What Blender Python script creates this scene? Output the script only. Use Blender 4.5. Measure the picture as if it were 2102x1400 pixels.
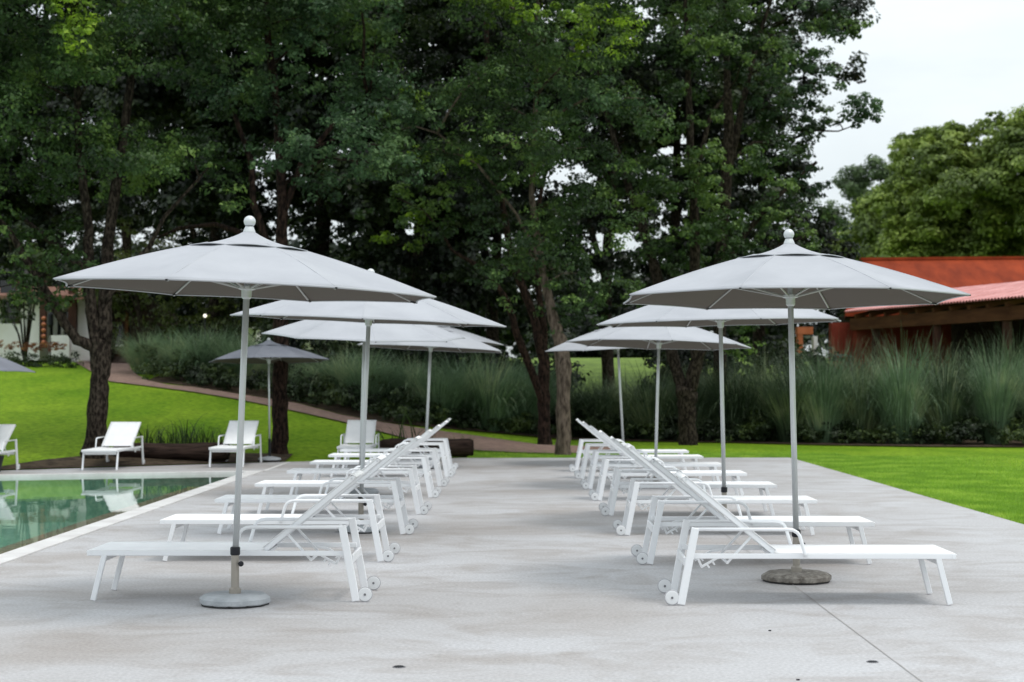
import bpy, math, random
import numpy as np
from mathutils import Vector, Matrix, noise as mnoise

for o in list(bpy.data.objects): bpy.data.objects.remove(o)
SC = bpy.context.scene
COL = SC.collection
PI = math.pi
R = random.Random(7)
NR = np.random.default_rng(11)

# ------------------------------------------------------------------ camera
# photograph is 2102 x 1400 px; focal length 3400 px; eye 1.5 m above the deck
F, HX, HY, EYE = 3400.0, 1065.0, 780.0, 1.5
cam = bpy.data.cameras.new('camera')
cam.sensor_width = 36; cam.lens = F / 2102 * 36
cam.clip_start = 0.1; cam.clip_end = 2000
cam.dof.use_dof = True; cam.dof.focus_distance = 11.8; cam.dof.aperture_fstop = 3.2
camo = bpy.data.objects.new('camera', cam); COL.objects.link(camo)
camo.location = (0, 0, EYE)
camo.rotation_euler = (PI/2 + math.atan(80/F), 0, math.atan(14/F))
SC.camera = camo

# ------------------------------------------------------------------ sky, sun, exposure
SUN_EL, SUN_AZ = math.radians(66), math.radians(115)     # azimuth clockwise from +Y
w = bpy.data.worlds.new('World'); SC.world = w; w.use_nodes = True
nt = w.node_tree; nt.nodes.clear()
def wn(t): return nt.nodes.new(t)
out = wn('ShaderNodeOutputWorld'); bg = wn('ShaderNodeBackground')
sky = wn('ShaderNodeTexSky'); sky.sky_type = 'NISHITA'; sky.sun_disc = False
sky.sun_elevation = SUN_EL; sky.sun_rotation = SUN_AZ
sky.air_density = 1.0; sky.dust_density = 2.5; sky.ozone_density = 1.0
tc = wn('ShaderNodeTexCoord'); mp = wn('ShaderNodeMapping'); mp.inputs['Scale'].default_value = (1, 1, 3.5)
nz = wn('ShaderNodeTexNoise'); nz.inputs['Scale'].default_value = 2.2; nz.inputs['Detail'].default_value = 6
nz.inputs['Roughness'].default_value = 0.55
rp = wn('ShaderNodeValToRGB'); rp.color_ramp.elements[0].position = 0.30; rp.color_ramp.elements[1].position = 0.62
rp.color_ramp.elements[0].color = (0.62, 0.62, 0.62, 1); rp.color_ramp.elements[1].color = (1, 1, 1, 1)
mx = wn('ShaderNodeMix'); mx.data_type = 'RGBA'
mx.inputs[7].default_value = (8.1, 8.75, 9.0, 1)          # the bright overcast layer
nt.links.new(tc.outputs['Generated'], mp.inputs[0]); nt.links.new(mp.outputs[0], nz.inputs['Vector'])
nt.links.new(nz.outputs['Fac'], rp.inputs[0]); nt.links.new(rp.outputs['Color'], mx.inputs[0])
# an overcast sky is brighter overhead than at the horizon
sx = wn('ShaderNodeSeparateXYZ'); gr = wn('ShaderNodeMapRange'); gr.inputs[1].default_value = 0.0; gr.inputs[2].default_value = 1.0; gr.inputs[3].default_value = 0.78; gr.inputs[4].default_value = 1.42
vm_ = wn('ShaderNodeVectorMath'); vm_.operation = 'SCALE'
nt.links.new(tc.outputs['Generated'], sx.inputs[0]); nt.links.new(sx.outputs['Z'], gr.inputs[0])
nt.links.new(sky.outputs[0], mx.inputs[6]); nt.links.new(mx.outputs[2], vm_.inputs[0]); nt.links.new(gr.outputs[0], vm_.inputs['Scale']); nt.links.new(vm_.outputs[0], bg.inputs['Color'])
bg.inputs['Strength'].default_value = 0.10
nt.links.new(bg.outputs[0], out.inputs[0])
sl = bpy.data.lights.new('sun', 'SUN'); sl.energy = 0.95; sl.angle = math.radians(18); sl.color = (1, 0.96, 0.9)
so = bpy.data.objects.new('sun', sl); COL.objects.link(so)
d = Vector((math.sin(SUN_AZ)*math.cos(SUN_EL), math.cos(SUN_AZ)*math.cos(SUN_EL), math.sin(SUN_EL)))
so.rotation_euler = d.to_track_quat('Z', 'Y').to_euler(); so.location = (0, 0, 40)
SC.view_settings.view_transform = 'Standard'; SC.view_settings.look = 'None'
SC.view_settings.exposure = 0.42; SC.view_settings.gamma = 1
SC.render.engine = 'CYCLES'
SC.cycles.max_bounces = 8; SC.cycles.diffuse_bounces = 3; SC.cycles.transparent_max_bounces = 8

# ------------------------------------------------------------------ helpers
def P(x, y, Y): return Vector(((x-HX)*Y/F, Y, EYE-(y-HY)*Y/F))
def lerp(a, b, t): return a+(b-a)*t
def sstep(a, b, x):
    t = min(1, max(0, (x-a)/(b-a))); return t*t*(3-2*t)
def interp(pts, x):
    if x <= pts[0][0]: return pts[0][1]
    for (a, b), (c, e) in zip(pts, pts[1:]):
        if x <= c: return b+(e-b)*(x-a)/(c-a)
    return pts[-1][1]

def tag(o, label=None, cat=None, group=None, kind=None):
    if label: o['label'] = label
    if cat: o['category'] = cat
    if group: o['group'] = group
    if kind: o['kind'] = kind
    return o
def thing(name, loc, rz=0):
    o = bpy.data.objects.new(name, None); COL.objects.link(o); o.location = loc; o.rotation_euler = (0, 0, rz)
    o.empty_display_size = 0.2
    return o

class MB:
    def __init__(s): s.v = []; s.f = []
    def add(s, vs, fs):
        n = len(s.v); s.v += [tuple(v) for v in vs]; s.f += [tuple(i+n for i in f) for f in fs]; return s
    def box(s, x0, x1, y0, y1, z0, z1):
        return s.add([(x0,y0,z0),(x1,y0,z0),(x1,y1,z0),(x0,y1,z0),(x0,y0,z1),(x1,y0,z1),(x1,y1,z1),(x0,y1,z1)],
              [(0,3,2,1),(4,5,6,7),(0,1,5,4),(1,2,6,5),(2,3,7,6),(3,0,4,7)])
    def bar(s, a, b, w, h, side=(0,1,0)):
        a = Vector(a); b = Vector(b); d = (b-a).normalized(); sd = Vector(side); sd = (sd-d*sd.dot(d)).normalized()
        up = d.cross(sd)
        vs = []
        for p in (a, b):
            for i, j in ((-1,-1),(1,-1),(1,1),(-1,1)): vs.append(p+sd*(i*w/2)+up*(j*h/2))
        return s.add(vs, [(0,1,2,3),(7,6,5,4),(0,4,5,1),(1,5,6,2),(2,6,7,3),(3,7,4,0)])
    def tube(s, pts, rads, n=10, jit=0.0, seed=0, cap=True):
        pts = [Vector(p) for p in pts]
        if not isinstance(rads, (list, tuple)): rads = [rads]*len(pts)
        rr = random.Random(seed); N = len(pts); base = len(s.v)
        ref = Vector((0.13, 0.97, 0.2))
        for i, p in enumerate(pts):
            t = (pts[min(i+1,N-1)]-pts[max(i-1,0)]).normalized()
            u = (ref-t*ref.dot(t)).normalized(); w_ = t.cross(u)
            for k in range(n):
                a = 2*PI*k/n; r_ = rads[i]*(1+(rr.random()-.5)*2*jit)
                s.v.append(tuple(p+u*(math.cos(a)*r_)+w_*(math.sin(a)*r_)))
        for i in range(N-1):
            for k in range(n):
                a = base+i*n+k; b = base+i*n+(k+1)%n
                s.f.append((a, b, b+n, a+n))
        if cap:
            s.f.append(tuple(base+k for k in range(n))[::-1]); s.f.append(tuple(base+(N-1)*n+k for k in range(n)))
        return s
    def lathe(s, prof, n=32, c=(0,0,0), axis='Z', oct=0):
        base = len(s.v); c = Vector(c)
        for r_, z in prof:
            for k in range(n):
                a = 2*PI*k/n; q = r_
                if oct: 
                    seg = 2*PI/oct; aa = (a % seg)-seg/2; q = r_*lerp(1, math.cos(seg/2)/math.cos(aa), 0.75)
                x, y = q*math.cos(a), q*math.sin(a)
                s.v.append(tuple(c+(Vector((x, y, z)) if axis == 'Z' else Vector((x, z, y)))))
        for i in range(len(prof)-1):
            for k in range(n):
                a = base+i*n+k; b = base+i*n+(k+1)%n
                s.f.append((a, b, b+n, a+n) if axis == 'Z' else (a, a+n, b+n, b))
        s.f.append(tuple(base+k for k in range(n))[::-1]); s.f.append(tuple(base+(len(prof)-1)*n+k for k in range(n)))
        return s
    def xf(s, M): s.v = [tuple(M @ Vector(v)) for v in s.v]; return s
    def build(s, name, mat, parent=None, smooth=False, bevel=0, loc=None):
        me = bpy.data.meshes.new(name); me.from_pydata(s.v, [], s.f); me.update()
        if smooth: 
            me.polygons.foreach_set('use_smooth', [True]*len(me.polygons))
        me.materials.append(mat)
        o = bpy.data.objects.new(name, me); COL.objects.link(o)
        if parent: o.parent = parent
        if loc: o.location = loc
        if bevel:
            m = o.modifiers.new('bevel', 'BEVEL'); m.width = bevel; m.segments = 2; m.limit_method = 'ANGLE'
        return o

def quads(name, V, mat, parent=None, loc=None, nv=4):
    """V: (n*nv,3) array, every nv verts one face"""
    V = np.asarray(V, dtype=np.float32).reshape(-1, 3); n = len(V)//nv
    me = bpy.data.meshes.new(name)
    me.vertices.add(len(V)); me.vertices.foreach_set('co', V.ravel())
    me.loops.add(len(V)); me.loops.foreach_set('vertex_index', np.arange(len(V), dtype=np.int32))
    me.polygons.add(n); me.polygons.foreach_set('loop_start', np.arange(0, n*nv, nv, dtype=np.int32))
    me.polygons.foreach_set('loop_total', np.full(n, nv, dtype=np.int32))
    me.update(calc_edges=True); me.materials.append(mat)
    o = bpy.data.objects.new(name, me); COL.objects.link(o)
    if parent: o.parent = parent
    if loc is not None: o.location = loc
    return o

# ------------------------------------------------------------------ materials
def mat(name, col, rough=0.6, spec=0.3, var=None, scale=3, detail=6, bump=0, bscale=40, stretch=(1,1,1), metal=0, ramp=(0.35, 0.65), coord='Object'):
    m = bpy.data.materials.new(name); m.use_nodes = True; t = m.node_tree; b = t.nodes['Principled BSDF']
    b.inputs['Base Color'].default_value = (*col, 1); b.inputs['Roughness'].default_value = rough
    b.inputs['Specular IOR Level'].default_value = spec; b.inputs['Metallic'].default_value = metal
    tcn = t.nodes.new('ShaderNodeTexCoord'); mpn = t.nodes.new('ShaderNodeMapping'); mpn.inputs['Scale'].default_value = stretch
    t.links.new(tcn.outputs[coord], mpn.inputs[0])
    if var:
        n = t.nodes.new('ShaderNodeTexNoise'); n.inputs['Scale'].default_value = scale; n.inputs['Detail'].default_value = detail
        n.inputs['Roughness'].default_value = 0.6
        r_ = t.nodes.new('ShaderNodeValToRGB'); r_.color_ramp.elements[0].position = ramp[0]; r_.color_ramp.elements[1].position = ramp[1]
        r_.color_ramp.elements[0].color = (*var, 1); r_.color_ramp.elements[1].color = (*col, 1)
        t.links.new(mpn.outputs[0], n.inputs['Vector']); t.links.new(n.outputs['Fac'], r_.inputs[0]); t.links.new(r_.outputs['Color'], b.inputs['Base Color'])
    if bump:
        n2 = t.nodes.new('ShaderNodeTexNoise'); n2.inputs['Scale'].default_value = bscale; n2.inputs['Detail'].default_value = 4
        bp = t.nodes.new('ShaderNodeBump'); bp.inputs['Strength'].default_value = bump; bp.inputs['Distance'].default_value = 0.02
        t.links.new(mpn.outputs[0], n2.inputs['Vector']); t.links.new(n2.outputs['Fac'], bp.inputs['Height']); t.links.new(bp.outputs[0], b.inputs['Normal'])
    return m

def leafmat(name, dark, light, tip=None, trans=0.3, pos_scale=0.6):
    """leaves: random tone per leaf, slow tone change over the crown"""
    m = bpy.data.materials.new(name); m.use_nodes = True; t = m.node_tree; b = t.nodes['Principled BSDF']
    L = t.links.new; N = t.nodes.new
    g = N('ShaderNodeNewGeometry'); n = N('ShaderNodeTexNoise'); n.inputs['Scale'].default_value = pos_scale; n.inputs['Detail'].default_value = 2
    L(g.outputs['Position'], n.inputs['Vector'])
    r1 = N('ShaderNodeMapRange'); r1.inputs[1].default_value = 0.38; r1.inputs[2].default_value = 0.66; L(n.outputs['Fac'], r1.inputs[0])
    ad = N('ShaderNodeMath'); ad.operation = 'MULTIPLY_ADD'; ad.inputs[1].default_value = 0.55; ad.inputs[2].default_value = -0.27
    L(g.outputs['Random Per Island'], ad.inputs[0])
    a2 = N('ShaderNodeMath'); a2.operation = 'ADD'; a2.use_clamp = True; L(r1.outputs[0], a2.inputs[0]); L(ad.outputs[0], a2.inputs[1])
    rp_ = N('ShaderNodeValToRGB'); e = rp_.color_ramp.elements; e[0].color = (*dark, 1); e[1].color = (*(tip or light), 1)
    if tip: x = rp_.color_ramp.elements.new(0.72); x.color = (*light, 1)
    L(a2.outputs[0], rp_.inputs[0]); L(rp_.outputs['Color'], b.inputs['Base Color'])
    b.inputs['Roughness'].default_value = 0.5; b.inputs['Specular IOR Level'].default_value = 0.35
    tr = N('ShaderNodeBsdfTranslucent'); L(rp_.outputs['Color'], tr.inputs['Color'])
    ms = N('ShaderNodeMixShader'); ms.inputs[0].default_value = trans
    L(b.outputs[0], ms.inputs[1]); L(tr.outputs[0], ms.inputs[2]); L(ms.outputs[0], t.nodes['Material Output'].inputs[0])
    return m

M = {}
M['white'] = mat('white_powder_coat', (0.84, 0.85, 0.87), 0.38, 0.4)
M['sling'] = mat('white_mesh_sling', (0.92, 0.92, 0.925), 0.75, 0.2, var=(0.86, 0.86, 0.87), scale=5, bump=0.25, bscale=320, ramp=(0.3, 0.6))
M['wheel'] = mat('pale_wheel_plastic', (0.74, 0.75, 0.76), 0.5)
M['tyre'] = mat('grey_wheel_rubber', (0.45, 0.45, 0.47), 0.6)
M['grey_steel'] = mat('dark_grey_steel', (0.16, 0.16, 0.17), 0.5)
M['black'] = mat('black_plastic', (0.015, 0.016, 0.02), 0.45)
M['canopy'] = mat('pale_grey_canvas', (0.445, 0.455, 0.485), 0.9, 0.1, var=(0.38, 0.39, 0.42), scale=1.6, bump=0.12, bscale=300, ramp=(0.3, 0.62))
M['canopy_dark'] = mat('dark_grey_canvas', (0.27, 0.28, 0.32), 0.9, 0.1, var=(0.21, 0.22, 0.26), scale=1.8, bump=0.12, bscale=300)  # darker grey canvas for the two low umbrellas
M['seam'] = mat('canopy_seam', (0.455, 0.465, 0.495), 0.9, 0.1)
M['canopy_under'] = mat('shaded_taupe_underside', (0.140, 0.122, 0.108), 0.9, 0.1)  # taupe inner side, shade beneath the canopy put into its colour
M['pole'] = mat('light_aluminium', (0.60, 0.62, 0.63), 0.35, 0.5, metal=0.25)
M['rib'] = mat('rib_aluminium', (0.42, 0.42, 0.41), 0.4, 0.5, metal=0.2)
M['tube'] = mat('beige_steel_tube', (0.34, 0.31, 0.27), 0.4, 0.4, metal=0.3)
M['base_grey'] = mat('smooth_grey_concrete', (0.46, 0.48, 0.50), 0.75, 0.2, var=(0.34, 0.36, 0.38), scale=8, bump=0.2, bscale=60)
M['base_brown'] = mat('weathered_brown_concrete', (0.30, 0.28, 0.25), 0.9, 0.1, var=(0.13, 0.115, 0.10), scale=22, bump=0.25, bscale=120)
M['base_rim'] = mat('black_rubber_rim', (0.03, 0.03, 0.03), 0.7)
M['coping'] = mat('white_pool_coping', (0.72, 0.71, 0.70), 0.6, 0.3, var=(0.58, 0.56, 0.55), scale=2.5, bump=0.1)
M['soil'] = mat('dark_soil', (0.10, 0.075, 0.05), 0.95, 0.1, var=(0.035, 0.026, 0.018), scale=5, bump=0.8, bscale=18)
M['log'] = mat('dark_log_wood', (0.07, 0.045, 0.035), 0.9, 0.1, var=(0.018, 0.012, 0.010), scale=5, bump=1.0, bscale=20, stretch=(0.5, 4, 4))
M['bark'] = mat('dark_bark', (0.068, 0.054, 0.041), 0.95, 0.1, var=(0.012, 0.009, 0.007), scale=22, bump=1.0, bscale=26, stretch=(1, 1, 0.45), ramp=(0.44, 0.64), coord='Object')
M['bark_red'] = mat('reddish_bark', (0.060, 0.036, 0.028), 0.95, 0.1, var=(0.010, 0.007, 0.006), scale=20, bump=1.0, bscale=24, stretch=(1, 1, 0.45), ramp=(0.42, 0.66))
M['bark_pale'] = mat('pale_grey_bark', (0.165, 0.128, 0.10), 0.95, 0.1, var=(0.045, 0.034, 0.026), scale=18, bump=1.0, bscale=16, stretch=(1, 1, 0.3), ramp=(0.36, 0.6))
M['leaf'] = leafmat('deep_green_leaves', (0.015, 0.036, 0.010), (0.072, 0.135, 0.036), (0.18, 0.28, 0.065))
M['leaf_blue'] = leafmat('bluish_green_leaves', (0.015, 0.038, 0.015), (0.072, 0.140, 0.058), (0.16, 0.26, 0.10))
M['leaf_yellow'] = leafmat('yellow_green_leaves', (0.03, 0.06, 0.010), (0.18, 0.30, 0.025), (0.36, 0.52, 0.035), trans=0.4, pos_scale=1.1)
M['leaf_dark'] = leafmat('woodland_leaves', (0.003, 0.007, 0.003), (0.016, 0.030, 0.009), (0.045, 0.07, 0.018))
M['leaf_far'] = leafmat('far_tree_leaves', (0.07, 0.11, 0.020), (0.20, 0.28, 0.050), (0.33, 0.42, 0.085), pos_scale=0.35)
M['leaf_far_blue'] = leafmat('far_grey_green_leaves', (0.08, 0.12, 0.06), (0.17, 0.24, 0.11), (0.25, 0.33, 0.16), pos_scale=0.3)
M['shrub'] = leafmat('low_shrub_leaves', (0.012, 0.022, 0.008), (0.045, 0.075, 0.022), (0.09, 0.13, 0.03), pos_scale=1.0)
M['shrub_light'] = leafmat('olive_shrub_leaves', (0.04, 0.06, 0.012), (0.10, 0.13, 0.03), (0.16, 0.19, 0.04), pos_scale=1.0)
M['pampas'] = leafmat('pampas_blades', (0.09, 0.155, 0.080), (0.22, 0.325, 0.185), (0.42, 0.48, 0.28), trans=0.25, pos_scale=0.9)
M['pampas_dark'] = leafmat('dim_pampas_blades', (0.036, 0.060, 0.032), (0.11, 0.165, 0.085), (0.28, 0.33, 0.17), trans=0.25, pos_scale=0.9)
M['strap'] = leafmat('strap_leaves', (0.010, 0.022, 0.008), (0.035, 0.065, 0.02), (0.06, 0.10, 0.03), pos_scale=2)
M['flower'] = leafmat('orange_flowers', (0.12, 0.05, 0.02), (0.30, 0.11, 0.04), (0.40, 0.22, 0.07), pos_scale=4)
M['blade'] = leafmat('lawn_blades', (0.22, 0.40, 0.04), (0.34, 0.55, 0.06), (0.46, 0.64, 0.09), trans=0.35, pos_scale=1.5)
M['brick'] = mat('pink_brick_paving', (0.30, 0.205, 0.165), 0.9, 0.1, var=(0.20, 0.135, 0.11), scale=6, bump=0.4, bscale=30)
M['plaster'] = mat('white_plaster', (0.88, 0.86, 0.86), 0.9, 0.1, var=(0.78, 0.75, 0.73), scale=1.2)
M['brown_wood'] = mat('dark_brown_timber', (0.10, 0.045, 0.03), 0.7, 0.2, var=(0.04, 0.018, 0.012), scale=4, stretch=(1, 1, 0.3))
M['beam'] = mat('oiled_timber_beam', (0.17, 0.075, 0.03), 0.7, 0.2, var=(0.09, 0.035, 0.015), scale=3, stretch=(0.3, 0.3, 2))
M['dark_glass'] = mat('dark_window_glass', (0.012, 0.013, 0.015), 0.08, 0.6)
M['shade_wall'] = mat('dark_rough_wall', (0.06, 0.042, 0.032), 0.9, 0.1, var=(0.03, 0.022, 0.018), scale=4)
M['red_roof'] = mat('orange_red_roof', (0.34, 0.058, 0.020), 0.85, 0.1, var=(0.20, 0.034, 0.014), scale=1.6, detail=9, bump=0.3, bscale=12, stretch=(1, 0.4, 0.4))
M['tile_roof'] = mat('terracotta_roof', (0.26, 0.14, 0.10), 0.85, 0.2, var=(0.17, 0.09, 0.07), scale=3)
M['corr_roof'] = mat('faded_pink_corrugated_sheet', (0.66, 0.30, 0.28), 0.5, 0.4, var=(0.46, 0.16, 0.14), scale=1.5)
M['red_wall'] = mat('red_painted_wall', (0.28, 0.055, 0.035), 0.9, 0.1, var=(0.20, 0.04, 0.025), scale=2)
M['orange_wall'] = mat('orange_painted_plaster', (0.55, 0.18, 0.08), 0.9, 0.1, var=(0.45, 0.14, 0.06), scale=3)
M['stone'] = mat('rough_stone', (0.16, 0.12, 0.10), 0.9, 0.1, var=(0.06, 0.045, 0.04), scale=7, bump=0.8, bscale=10)
M['orange'] = mat('orange_glazed_clay', (0.42, 0.14, 0.06), 0.5, 0.4)

# concrete deck: brushed pale concrete with brownish water stains
def deckmat():
    m = bpy.data.materials.new('stained_pale_concrete'); m.use_nodes = True; t = m.node_tree; b = t.nodes['Principled BSDF']
    L = t.links.new; N = t.nodes.new
    g = N('ShaderNodeNewGeometry')
    def noise(scale, st, detail=5, rough=0.55, dist=0):
        mp_ = N('ShaderNodeMapping'); mp_.inputs['Scale'].default_value = st; L(g.outputs['Position'], mp_.inputs[0])
        n = N('ShaderNodeTexNoise'); n.inputs['Scale'].default_value = scale; n.inputs['Detail'].default_value = detail
        n.inputs['Roughness'].default_value = rough; n.inputs['Distortion'].default_value = dist
        L(mp_.outputs[0], n.inputs['Vector']); return n.outputs['Fac']
    def ramp(f, a, b_, c0, c1):
        r_ = N('ShaderNodeValToRGB'); r_.color_ramp.elements[0].position = a; r_.color_ramp.elements[1].position = b_
        r_.color_ramp.elements[0].color = (*c0, 1); r_.color_ramp.elements[1].color = (*c1, 1); L(f, r_.inputs[0]); return r_.outputs['Color']
    def mixc(f, a, b_, mode='MIX'):
        x = N('ShaderNodeMix'); x.data_type = 'RGBA'; x.blend_type = mode
        for s_, i in ((f, 0), (a, 6), (b_, 7)):
            if isinstance(s_, (int, float)): x.inputs[i].default_value = s_
            elif isinstance(s_, tuple): x.inputs[i].default_value = (*s_, 1)
            else: L(s_, x.inputs[i])
        return x.outputs[2]
    basec = ramp(noise(0.5, (1, 1.0, 1), 6), 0.32, 0.66, (0.450, 0.436, 0.436), (0.520, 0.518, 0.532))
    c = mixc(ramp(noise(1.5, (0.75, 1.15, 1), 8, 0.68, 0.9), 0.47, 0.70, (0, 0, 0), (1, 1, 1)), basec, (0.365, 0.338, 0.324))
    c = mixc(ramp(noise(0.33, (1, 1.3, 1), 5, 0.6, 0.8), 0.50, 0.68, (0, 0, 0), (0.7, 0.7, 0.7)), c, (0.345, 0.308, 0.285))
    c = mixc(ramp(noise(0.9, (0.8, 1.3, 1), 8, 0.7, 0.7), 0.60, 0.74, (0, 0, 0), (0.28, 0.28, 0.28)), c, (0.58, 0.585, 0.605))
    c = mixc(0.55, c, ramp(noise(45, (1, 1, 1), 3, 0.6), 0.3, 0.7, (0.62, 0.62, 0.62), (1.25, 1.25, 1.25)), 'MULTIPLY')
    L(c, b.inputs['Base Color']); b.inputs['Roughness'].default_value = 0.62; b.inputs['Specular IOR Level'].default_value = 0.35
    bp = N('ShaderNodeBump'); bp.inputs['Strength'].default_value = 0.25; bp.inputs['Distance'].default_value = 0.01
    L(noise(30, (1, 2.5, 1), 5), bp.inputs['Height']); L(bp.outputs[0], b.inputs['Normal'])
    return m
M['deck'] = deckmat()
def lawnmat():
    m = bpy.data.materials.new('bright_mown_lawn'); m.use_nodes = True; t = m.node_tree; b = t.nodes['Principled BSDF']
    L = t.links.new; N = t.nodes.new; g = N('ShaderNodeNewGeometry')
    def noise(s, d=4, st=(1,1,1)):
        mp_ = N('ShaderNodeMapping'); mp_.inputs['Scale'].default_value = st; L(g.outputs['Position'], mp_.inputs[0])
        n = N('ShaderNodeTexNoise'); n.inputs['Scale'].default_value = s; n.inputs['Detail'].default_value = d; L(mp_.outputs[0], n.inputs['Vector']); return n.outputs['Fac']
    r1 = N('ShaderNodeValToRGB'); e = r1.color_ramp.elements; e[0].position = 0.3; e[1].position = 0.72
    e[0].color = (0.120, 0.245, 0.008, 1); e[1].color = (0.245, 0.375, 0.022, 1); L(noise(0.7, 7, (1, 0.45, 1)), r1.inputs[0])
    r2 = N('ShaderNodeValToRGB'); e = r2.color_ramp.elements; e[0].position = 0.35; e[1].position = 0.65
    e[0].color = (0.52, 0.58, 0.5, 1); e[1].color = (1.22, 1.18, 1.2, 1); L(noise(9, 8), r2.inputs[0])
    x = N('ShaderNodeMix'); x.data_type = 'RGBA'; x.blend_type = 'MULTIPLY'; x.inputs[0].default_value = 0.8
    L(r1.outputs[0], x.inputs[6]); L(r2.outputs[0], x.inputs[7]); L(x.outputs[2], b.inputs['Base Color'])
    b.inputs['Roughness'].default_value = 0.85; b.inputs['Specular IOR Level'].default_value = 0.1
    bp = N('ShaderNodeBump'); bp.inputs['Strength'].default_value = 0.9; bp.inputs['Distance'].default_value = 0.04
    L(noise(26, 6), bp.inputs['Height']); L(bp.outputs[0], b.inputs['Normal'])
    return m
M['lawn'] = lawnmat()

# ------------------------------------------------------------------ terrain
EDGE = [(-60, 13.0), (-30, 21.5), (-8.6, 27.4), (-4.26, 30.4), (-1.13, 31.95), (5.25, 32.1), (60, 32.1)]
def T(X, Y):
    s = 0.090*(1-sstep(-5.0, 2.0, X))
    q = max(0.0, Y-interp(EDGE, X)-0.3); q = q if q < 18 else 18+(1-math.exp(-(q-18)/6))*6
    a = s*q; b = 2.5*sstep(42, 78, Y)
    return max(a, b, 0) + 0.25*min(a, b)*0
def hit(x, y, y0=20.0):
    """where the sight line of a photo point meets the ground"""
    Y = y0
    while Y < 160:
        X = (x-HX)*Y/F; z = EYE-(y-HY)*Y/F
        if z <= T(X, Y): break
        Y += 0.02
    return Vector(((x-HX)*Y/F, Y, T((x-HX)*Y/F, Y)))

xs = list(np.arange(-26, 20.01, 0.25)); xs = [-400, -250, -150, -90, -60, -40, -32] + xs + [24, 30, 40, 60, 90, 150, 250, 400]
xs = sorted(set([round(float(x), 3) for x in xs]+[5.24]))
ys = [-60, -30, -20] + [round(float(v), 3) for v in np.arange(-16, 50.01, 0.33)] + [52, 55, 58, 62, 66, 70, 75, 80, 90, 110, 140, 200, 300, 450, 700]
def in_deck(X, Y): return X < 5.1 and Y < interp(EDGE, X)-0.2 and Y > -14.5 and X > -29
mb = MB(); nx = len(xs)
for Y in ys:
    for X in xs:
        z = T(X, Y)
        if in_deck(X, Y): z = -3.2
        elif X < 5.25 and Y < interp(EDGE, X) and Y > -15: z = -0.05
        mb.v.append((X, Y, z-0.012))
for j in range(len(ys)-1):
    for i in range(nx-1):
        a = j*nx+i; mb.f.append((a, a+1, a+1+nx, a+nx))
o = mb.build('lawn', M['lawn'], smooth=True); tag(o, kind='structure')

# deck with the pool left open
POOL = [(-4.2, 7.0), (-4.2, 27.3), (-8.2, 26.15), (-17, 23.7), (-17, 7.0)]
CW = 0.23
mb = MB()
def slab(pts, z=0.0, th=0.14):
    n = len(pts); mb.add([(x, y, z) for x, y in pts]+[(x, y, z-th) for x, y in pts],
        [tuple(range(n))]+[(i, i+n, (i+1) % n+n, (i+1) % n) for i in range(n)])
eY = lambda X: interp(EDGE, X)
slab([(-4.2, -15), (5.25, -15), (5.25, 32.1), (-1.13, 31.95), (-4.2, eY(-4.2)), (-4.2, 27.3), (-4.2, 7)])
slab([(-4.2, 27.3), (-4.2, eY(-4.2)), (-4.26, 30.4), (-8.6, 27.4), (-8.6, 26.15-0.4*2.45/8.8), (-8.2, 26.15)])
slab([(-8.6, 26.15-0.4*2.45/8.8), (-8.6, 27.4), (-30, 21.5), (-30, 15), (-17, 15), (-17, 23.7)])
slab([(-17, 7), (-17, 15), (-30, 15), (-30, -15), (-4.2, -15), (-4.2, 7)])
tag(mb.build('deck', M['deck']), kind='structure')

# pool: coping, walls, floor, ledge, water
def inset(poly, d):
    n = len(poly); res = []
    for i in range(n):
        a, b, c = [Vector(poly[(i+k) % n]) for k in (-1, 0, 1)]
        e1 = (b-a).normalized(); e2 = (c-b).normalized()
        n1 = Vector((-e1.y, e1.x)); n2 = Vector((-e2.y, e2.x))
        m = (n1+n2).normalized(); res.append(tuple(b+m*(d/max(0.2, m.dot(n1)))))
    return res
sgn = 1
inn = inset(POOL, CW)
n = len(POOL)
mb = MB()
mb.add([(x, y, 0.012) for x, y in POOL]+[(x, y, 0.012) for x, y in inn]+[(x, y, -0.09) for x, y in inn]+[(x, y, -0.05) for x, y in POOL],
       [(i, (i+1) % n, (i+1) % n+n, i+n) for i in range(n)]+[(i+n, (i+1) % n+n, (i+1) % n+2*n, i+2*n) for i in range(n)]+[((i+1) % n, i, i+3*n, (i+1) % n+3*n) for i in range(n)])
pool_root = tag(mb.build('pool_coping', M['coping']), kind='structure')
M['mosaic'] = mat('green_glass_mosaic', (0.50, 0.68, 0.58), 0.4, 0.4, var=(0.30, 0.50, 0.42), scale=9, detail=8, ramp=(0.42, 0.58))
M['ledge'] = mat('brown_mosaic_ledge', (0.55, 0.38, 0.30), 0.5, 0.3, var=(0.38, 0.25, 0.20), scale=9, detail=8, ramp=(0.42, 0.58))
mb = MB(); D = -0.75
mb.add([(x, y, -0.09) for x, y in inn]+[(x, y, D) for x, y in inn], [tuple(range(n, 2*n))]+[(i, (i+1) % n, (i+1) % n+n, i+n) for i in range(n)])
tag(mb.build('pool_basin', M['mosaic']), kind='structure')
mb = MB(); mb.box(-5.25, -4.2-CW-0.001, 7.3, 26.4, D+0.01, -0.20)
tag(mb.build('pool_ledge', M['ledge']), kind='structure')
wm = bpy.data.materials.new('pool_water'); wm.use_nodes = True; t = wm.node_tree; t.nodes.clear()
ow = t.nodes.new('ShaderNodeOutputMaterial'); ms = t.nodes.new('ShaderNodeMixShader'); fr = t.nodes.new('ShaderNodeFresnel'); fr.inputs[0].default_value = 1.33
tr = t.nodes.new('ShaderNodeBsdfTransparent'); tr.inputs[0].default_value = (0.80, 0.93, 0.88, 1)
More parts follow.
